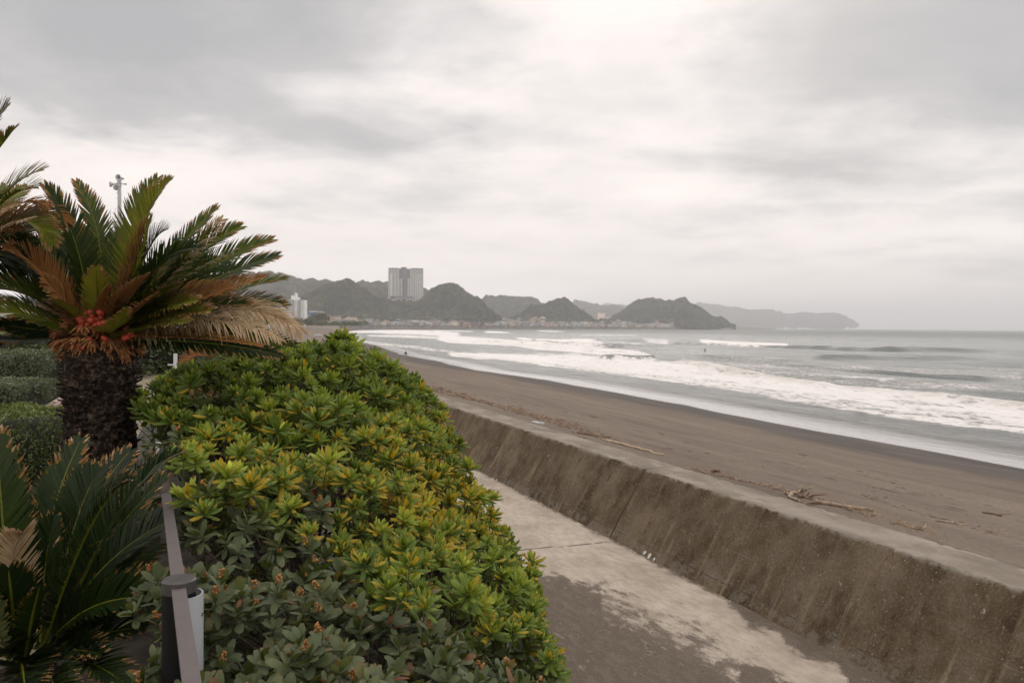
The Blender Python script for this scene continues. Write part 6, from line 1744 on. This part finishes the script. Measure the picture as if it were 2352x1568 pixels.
def beach_things():
    stick('driftwood_pole', 'long pale bamboo pole lying on the sand behind the wall, left of centre', ((1393, 1013), (1524, 1047)), .034, M_BAMBOO, seed=1, forks=[(0, -.3, .3, .1, .3)])
    stick('driftwood_log', 'long thin log lying beyond the antler shaped driftwood', ((1872, 1157), (2006, 1177)), .034, M_DRIFT, seed=2)
    stick('driftwood_stick', 'dark stick crossing the litter just left of the bamboo pole', ((1325, 995), (1414, 1009)), .022, M_DRIFTD, seed=3)
    stick('driftwood_stick', 'brown stick in the litter left of the dark stick', ((1262, 1003), (1345, 1008)), .03, M_DRIFTD, seed=4)
    stick('driftwood_branch', 'pale branch leaning on the wall top beside the antler shaped driftwood', ((1803, 1133), (1838, 1158)), .028, M_DRIFT, seed=5)
    stick('driftwood_branch', 'antler shaped forked pale driftwood on the sand', ((1815, 1140), (1852, 1128)), .030, M_DRIFT, seed=6, forks=[(.3, .5, .1, .45, .32), (.55, .3, -.4, .25, .3), (.75, .8, .3, .2, .4), (.1, -.5, .3, .3, .25)])
    stick('driftwood_root', 'dark knotted root beside the antler shaped driftwood', ((1836, 1144), (1866, 1141)), .028, M_DRIFTD, seed=7, forks=[(.5, .4, .4, .2, .4), (.2, -.4, .2, .1, .4), (.8, .7, -.1, .1, .4)])
    stick('driftwood_stick', 'thin reddish stick running left from the long thin log', ((1880, 1157), (1836, 1162)), .02, M_DRIFTD, seed=8)
    stick('driftwood_stick', 'short dark stick alone on the open sand', ((1636, 1085), (1654, 1087)), .03, M_DRIFTD, seed=9)
    stick('driftwood_stick', 'small dark sticks by the picture edge', ((2255, 1178), (2300, 1186)), .022, M_DRIFTD, seed=10, forks=[(.4, .6, -.3, .05, .6)])
    stick('driftwood_stick', 'pale stick at the lower edge of the sand near the wall end', ((2150, 1198), (2215, 1207)), .018, M_DRIFT, seed=11)
    # litter line
    r = np.random.default_rng(8); b = MB(); bd = MB()
    runs = [(985, 1090, 893, 918, 260, 10), (1080, 1200, 915, 950, 100, 6), (1160, 1330, 938, 985, 300, 10), (1240, 1460, 960, 1030, 220, 9), (1590, 1800, 1078, 1128, 110, 4), (1760, 1900, 1115, 1158, 55, 7), (1880, 2120, 1150, 1220, 60, 10), (1980, 2300, 1130, 1230, 40, 26), (1300, 2300, 980, 1150, 70, 45)]
    for x0, x1, y0, y1, n, sc in runs:
        for _ in range(n):
            f = r.random(); x = x0 + (x1 - x0) * f; y = y0 + (y1 - y0) * f + abs(r.normal(0, sc * .6)) * -1 + sc * .4
            p = on_sand(x, y); l_, t_ = xy_lt(p[0], p[1])
            if l_ < BACK_L + .03: continue
            a = r.normal(WROT + math.pi / 2, .8); ln = r.uniform(.05, .32) * (1.6 if r.random() < .1 else 1) * min(1.5, max(.7, p[1] / 22)); d = np.array([math.cos(a), math.sin(a), r.normal(0, .12)]) * ln
            rr_ = r.uniform(.004, .011) * max(1, p[1] / 20); q = [tuple(p + d * k + np.array([0, 0, rr_ + .01]) + r.normal(0, .012, 3) * (k > 0)) for k in (0, .5, 1)]
            (b if r.random() < .6 else bd).tube(q, [rr_, rr_ * .9, rr_ * .5], 4)
    off = len(b.v); b.v += bd.v; b.f += [tuple(i + off for i in f) for f in bd.f]; b.m += [1] * len(bd.f)
    o = b.build('driftwood_litter', [M_DRIFT, M_DRIFTD]); tag(o, 'line of washed up twigs and reeds along the back of the sea wall', 'debris', kind='stuff')
    # pale dry grass at the wall foot
    g = MB()
    for _ in range(60):
        x = r.uniform(1895, 2180); p = on_sand(x, 1152 + (x - 1895) * .335 + abs(r.normal(0, 10)) * -1 + 4); l_, t_ = xy_lt(p[0], p[1])
        if l_ < BACK_L: continue
        a = r.uniform(0, 6.28); e = p + np.array([math.cos(a) * .12, math.sin(a) * .12, r.uniform(.04, .15)]); g.tube([p, (p + e) / 2 + np.array([0, 0, .03]), e], [.0025, .002, .001], 3, caps=False)
    o = g.build('dry_grass', simple('dry_grass_blade', (.38, .26, .12), .9, .3, 20)); tag(o, 'wisps of dry orange grass behind the sea wall', 'grass', kind='stuff')
    # white polystyrene lump against the wall
    w = simple('polystyrene', (.45, .45, .43), .8, .08, 20, bump=.2); p = on_sand(1236, 974); m = MB(); m.prism([(-.30, -.05), (-.15, -.10), (.2, -.09), (.33, .0), (.2, .09), (-.1, .1), (-.28, .06)], 0, .06); m.box(.1, .2, -.03, .04, .059, .08)
    o = m.build('foam_block', w); o.location = p; o.rotation_euler = (0, 0, rad(-60)); tag(o, 'broken white foam slab lying in the litter behind the wall', 'debris')
    # white tarpaulin wrapped bundle far along the beach
    p = px_plane(730, 764, 3.0); b_ = MB(); b_.lathe([(-2.6, .01), (-2.4, .5), (-1, .7), (0, .55), (1.2, .75), (2.3, .4), (2.6, .01)], (0, 0, .3), (1, .1, 0), 12); o = b_.build('white_bundle', w, smooth=True); o.location = (p[0], p[1], zland(p[0], p[1])); tag(o, 'small white bundle far along the beach near the dunes', 'debris')
    # chips of white paint and shell at the foot of the wall
    fn = np.array([-(WTOP - PROM), 0, FRONT_L - FOOT_L]); fn /= np.linalg.norm(fn); fu = np.array([fn[2], 0, -fn[0]])
    nw = np.array([*lt_xy(fn[0], 0), fn[2]]); p0 = np.array([*lt_xy(FOOT_L, 0), PROM])
    for i, (x, y, s) in enumerate([(1481, 1269, .034), (1492, 1277, .042), (1503, 1284, .026), (1140, 1104, .04)]):
        v = cf + cr * (x - 1176) / FPX - cu * (y - 784) / FPX; k_ = ((p0 - np.array([0, 0, HC])) @ nw) / (v @ nw); q = np.array([0, 0, HC]) + v * k_ + nw * .004
        ua = np.array([*lt_xy(fu[0], 0), fu[2]]); ub = np.cross(nw, ua); m = MB(); k = 9; rr_ = [s * r.uniform(.65, 1.2) for _ in range(k)]
        ring = [ua * math.cos(a * 6.283 / k) * rr_[a] * 1.35 + ub * math.sin(a * 6.283 / k) * rr_[a] for a in range(k)]
        m.add([g_ - nw * .01 for g_ in ring] + [g_ * .93 + nw * .006 for g_ in ring], [(a, (a + 1) % k, k + (a + 1) % k, k + a) for a in range(k)] + [tuple(range(k, 2 * k))])
        o = m.build('plaster_patch', simple('white_plaster', (.62, .61, .58), .9, .12, 30)); o.location = q
        tag(o, ['leftmost of three white patches low on the sea wall face', 'largest and middle of three white patches low on the sea wall', 'rightmost of three white patches low on the sea wall', 'single white patch at the wall foot beside the hedge'][i], 'plaster patch', 'white patches at the wall foot')
    # low green thicket between the dunes and the white hotel, and scrub under the hills
    def thicket(name, label, spots, m, seed):
        rg = np.random.default_rng(seed); V = []; parts = []
        for x, y, D, w_, h_ in spots:
            c = px_depth(x, y, D); n = 420; a = rg.uniform(0, 6.28, n); q = np.sqrt(rg.random(n)); zz = rg.random(n)
            P = np.stack([c[0] + np.cos(a) * q * w_, c[1] + np.sin(a) * q * w_ * .6, c[2] + h_ * np.sqrt(np.clip(1 - q ** 2, 0, 1)) * zz ** .4 + rg.normal(0, h_ * .04, n)], -1)
            d = rg.normal(0, 1, (n, 3)); L = rg.uniform(.5, 1.1, n) * h_ * .28
            M = frames(P, d, rg.normal(0, 1, (n, 3)), L); parts.append(inst(LT[0], LT[1], M, LT[2], {'hue': np.clip(rg.normal(.4, .2, n) + .15 * zz, 0, 1), 'aged': np.full(n, rg.choice([0, .1, .35])), 'special': np.zeros(n)}))
        V, Q, A = merge(parts); o = new_mesh(name, V, None, m, quads=Q, attrs=A); tag(o, label, 'scrub', kind='stuff')
    sp = []
    for x in np.arange(1165, 1450, 9): sp.append((x / 1.7415, (1301 - (0 if x > 1250 else 3)) / 1.7415, 820 + rng.uniform(-30, 60), rng.uniform(4, 8), rng.uniform(3, 6) * (1.3 if x < 1260 else .8)))
    for x in np.arange(1260, 1300, 8): sp.append((x / 1.7415, 1282 / 1.7415, 1050, 9, 9))
    thicket('dune_thicket', 'olive thicket along the top of the far beach below the white hotel', sp, M_GREYL, 2)
    sp = []
    for x in np.arange(1380, 2760, 13): sp.append((x / 1.7415, (1283 + rng.uniform(-12, 16)) / 1.7415 if x < 2100 else (1292 + rng.uniform(-10, 8)) / 1.7415, (1500 if x < 1600 else 1720 if x < 2000 else 2200 if x < 2450 else 2700) + rng.uniform(-40, 40), rng.uniform(6, 13), rng.uniform(5, 9)))
    thicket('town_trees', 'trees and scrub showing between the town houses', sp, M_GREYL, 3)
    sp = []
    for x in np.arange(1560, 2760, 12): sp.append((x / 1.7415, 1307 / 1.7415 if x < 2300 else 1309 / 1.7415, (1600 if x < 1900 else 1900 if x < 2300 else 2500), rng.uniform(7, 13), rng.uniform(1.5, 2.5)))


beach_things()


# ================================================================ PEOPLE
def skin_body(name, joints, edges, radii, m, parent, sub=2):
    me = bpy.data.meshes.new(name); me.from_pydata(joints, edges, []); me.update(); o = bpy.data.objects.new(name, me); COL.objects.link(o)
    sk = o.modifiers.new('skin', 'SKIN'); me.skin_vertices.new() if not me.skin_vertices else None
    for i, v in enumerate(me.skin_vertices[0].data): v.radius = radii[i] if hasattr(radii[i], '__len__') else (radii[i], radii[i]); v.use_root = (i == 0)
    s = o.modifiers.new('sub', 'SUBSURF'); s.levels = sub; s.render_levels = sub
    for q in (m if isinstance(m, (list, tuple)) else [m]): me.materials.append(q)
    dg = bpy.context.evaluated_depsgraph_get(); ev = o.evaluated_get(dg); me2 = bpy.data.meshes.new_from_object(ev); me2.name = name; o.modifiers.clear(); o.data = me2; bpy.data.meshes.remove(me)
    me2.polygons.foreach_set('use_smooth', np.ones(len(me2.polygons), bool)); 
    if parent is not None: o.parent = parent
    return o


def people():
    skin = simple('skin', (.42, .28, .2), .6, .1, 9); coat = simple('navy_coat', (.022, .027, .045), .8, .2, 9); trou = simple('dark_trousers', (.03, .03, .033), .8, .2, 9); wet = simple('black_wetsuit', (.015, .015, .017), .45, .2, 9); hair = simple('black_hair', (.012, .01, .01), .6, .2, 30)
    # crouched figure at the water's edge, seen from behind, knees apart
    f = px_plane(932, 814, 0.12); root = empty('person', (f[0], f[1], zland(f[0], f[1]) + .01), rad(8)); tag(root, 'person in a dark hooded coat crouching at the water edge', 'person')
    J = [(0, 0, .44), (0, .03, .62), (0, .07, .80), (0, .09, .90), (0, .12, .99), (0, .13, 1.06),
         (.12, 0, .40), (.25, .22, .48), (.16, .05, .13), (.16, .16, .03), (-.12, 0, .40), (-.25, .22, .48), (-.16, .05, .13), (-.16, .16, .03),
         (.17, .07, .80), (.27, .20, .60), (.18, .36, .50), (.12, .42, .47), (-.17, .07, .80), (-.27, .20, .60), (-.18, .36, .50), (-.12, .42, .47)]
    E_ = [(0, 1), (1, 2), (2, 3), (3, 4), (4, 5), (0, 6), (6, 7), (7, 8), (8, 9), (0, 10), (10, 11), (11, 12), (12, 13), (2, 14), (14, 15), (15, 16), (16, 17), (2, 18), (18, 19), (19, 20), (20, 21)]
    Rr = [(.17, .13), (.18, .13), (.17, .11), .055, .085, .08, .09, .075, .05, .04, .09, .075, .05, .04, .075, .055, .04, .03, .075, .055, .04, .03]
    body = skin_body('body', J, E_, Rr, [trou, skin], root)
    c = MB(); prof = [(.30, .30, .25), (.36, .335, .27), (.48, .315, .25), (.62, .275, .21), (.76, .225, .165), (.86, .14, .12), (.90, .09, .09)]
    n = 20; vs = [(rx * math.cos(2 * math.pi * k / n), .05 * (z - .3) + .05 + ry * math.sin(2 * math.pi * k / n), z) for z, rx, ry in prof for k in range(n)]
    fs = [(i * n + k, i * n + (k + 1) % n, (i + 1) * n + (k + 1) % n, (i + 1) * n + k) for i in range(len(prof) - 1) for k in range(n)]
    c.add(vs, fs); c.build('coat', coat, root, smooth=True)
    c = MB(); c.lathe([(0, .07), (.04, .115), (.12, .12), (.19, .09), (.225, .001)], (0, .10, .88), (0, .12, 1), 16); c.build('hood', coat, root, smooth=True)
    # surfers waiting beyond the break, and one nearer
    for i, (x, y, face) in enumerate([(1655.5, 779.5, .3), (1673.5, 779.5, -.2), (1619, 806, .8), (1303, 767.5, .1)]):
        p = px_plane(x, y, .1); s = 1.0
        b = MB(); bl = 2.3; prof = [(-1.15, .02), (-1.0, .14), (-.5, .25), (0, .28), (.5, .24), (.9, .14), (1.15, .02)]
        v = []; 
        for xx, w_ in prof: v += [(xx, -w_, .0), (xx, w_, .0), (xx, w_, .07), (xx, -w_, .07)]
        ff = [(4 * a + k, 4 * a + (k + 1) % 4, 4 * a + 4 + (k + 1) % 4, 4 * a + 4 + k) for a in range(6) for k in range(4)] + [(0, 1, 2, 3), (27, 26, 25, 24)]
        b.add(v, ff); bo = b.build('surfboard', simple('board_resin', (.7, .68, .6), .3, .05, 3)); bo.location = (p[0], p[1], .12); bo.rotation_euler = (0, rad(-6), face)
        tag(bo, 'surfboard under ' + ['the left of the two far surfers', 'the right of the two far surfers', 'the nearer lone surfer', 'the farthest lone surfer on the left'][i], 'surfboard', 'surfboards under the surfers')
        r2 = empty('person', (p[0], p[1], .20), face + math.pi / 2); tag(r2, ['left of two surfers in black wetsuits sitting beyond the break', 'right of two surfers in black wetsuits sitting beyond the break', 'lone surfer in black wetsuit nearer than the pair', 'lone surfer far out left of the headland'][i], 'person', 'surfers in the water')
        J = [(0, 0, .08), (0, .02, .28), (0, .03, .48), (0, .04, .58), (0, .05, .70), (0, .05, .77), (.12, -.05, .08), (.30, -.25, -.02), (.33, -.22, -.38), (-.12, -.05, .08), (-.30, -.25, -.02), (-.33, -.22, -.38),
             (.18, .02, .48), (.26, -.10, .26), (.16, -.30, .14), (-.18, .02, .48), (-.26, -.10, .26), (-.16, -.30, .14)]
        E_ = [(0, 1), (1, 2), (2, 3), (3, 4), (4, 5), (0, 6), (6, 7), (7, 8), (0, 9), (9, 10), (10, 11), (2, 12), (12, 13), (13, 14), (2, 15), (15, 16), (16, 17)]
        Rr = [(.15, .12), (.15, .11), (.17, .11), .055, .085, .08, .09, .07, .045, .09, .07, .045, .07, .05, .03, .07, .05, .03]
        skin_body('body', J, E_, Rr, [wet], r2); h = MB(); h.lathe([(0, .09), (.05, .10), (.11, .07), (.13, .001)], (0, .05, .72), (0, 0, 1), 12); h.build('hair', hair, r2, smooth=True)


people()

# haze: even pale air round everything
def build_haze():
    m = bpy.data.materials.new('air'); m.use_nodes = True; T = NT(m.node_tree)
    out = T.n('ShaderNodeOutputMaterial'); pv = T.n('ShaderNodeVolumePrincipled')
    T.t.links.new(pv.outputs[0], out.inputs['Volume'])
    pv.inputs['Color'].default_value = (0.94, 0.95, 0.98, 1); pv.inputs['Density'].default_value = 1.5e-4; pv.inputs['Anisotropy'].default_value = 0.3
    b = MB(); b.box(-21000, 21000, -3000, 21000, -40, 420)
    o = b.build('haze', m); tag(o, 'thin pale sea haze', 'haze', kind='stuff')


build_haze()
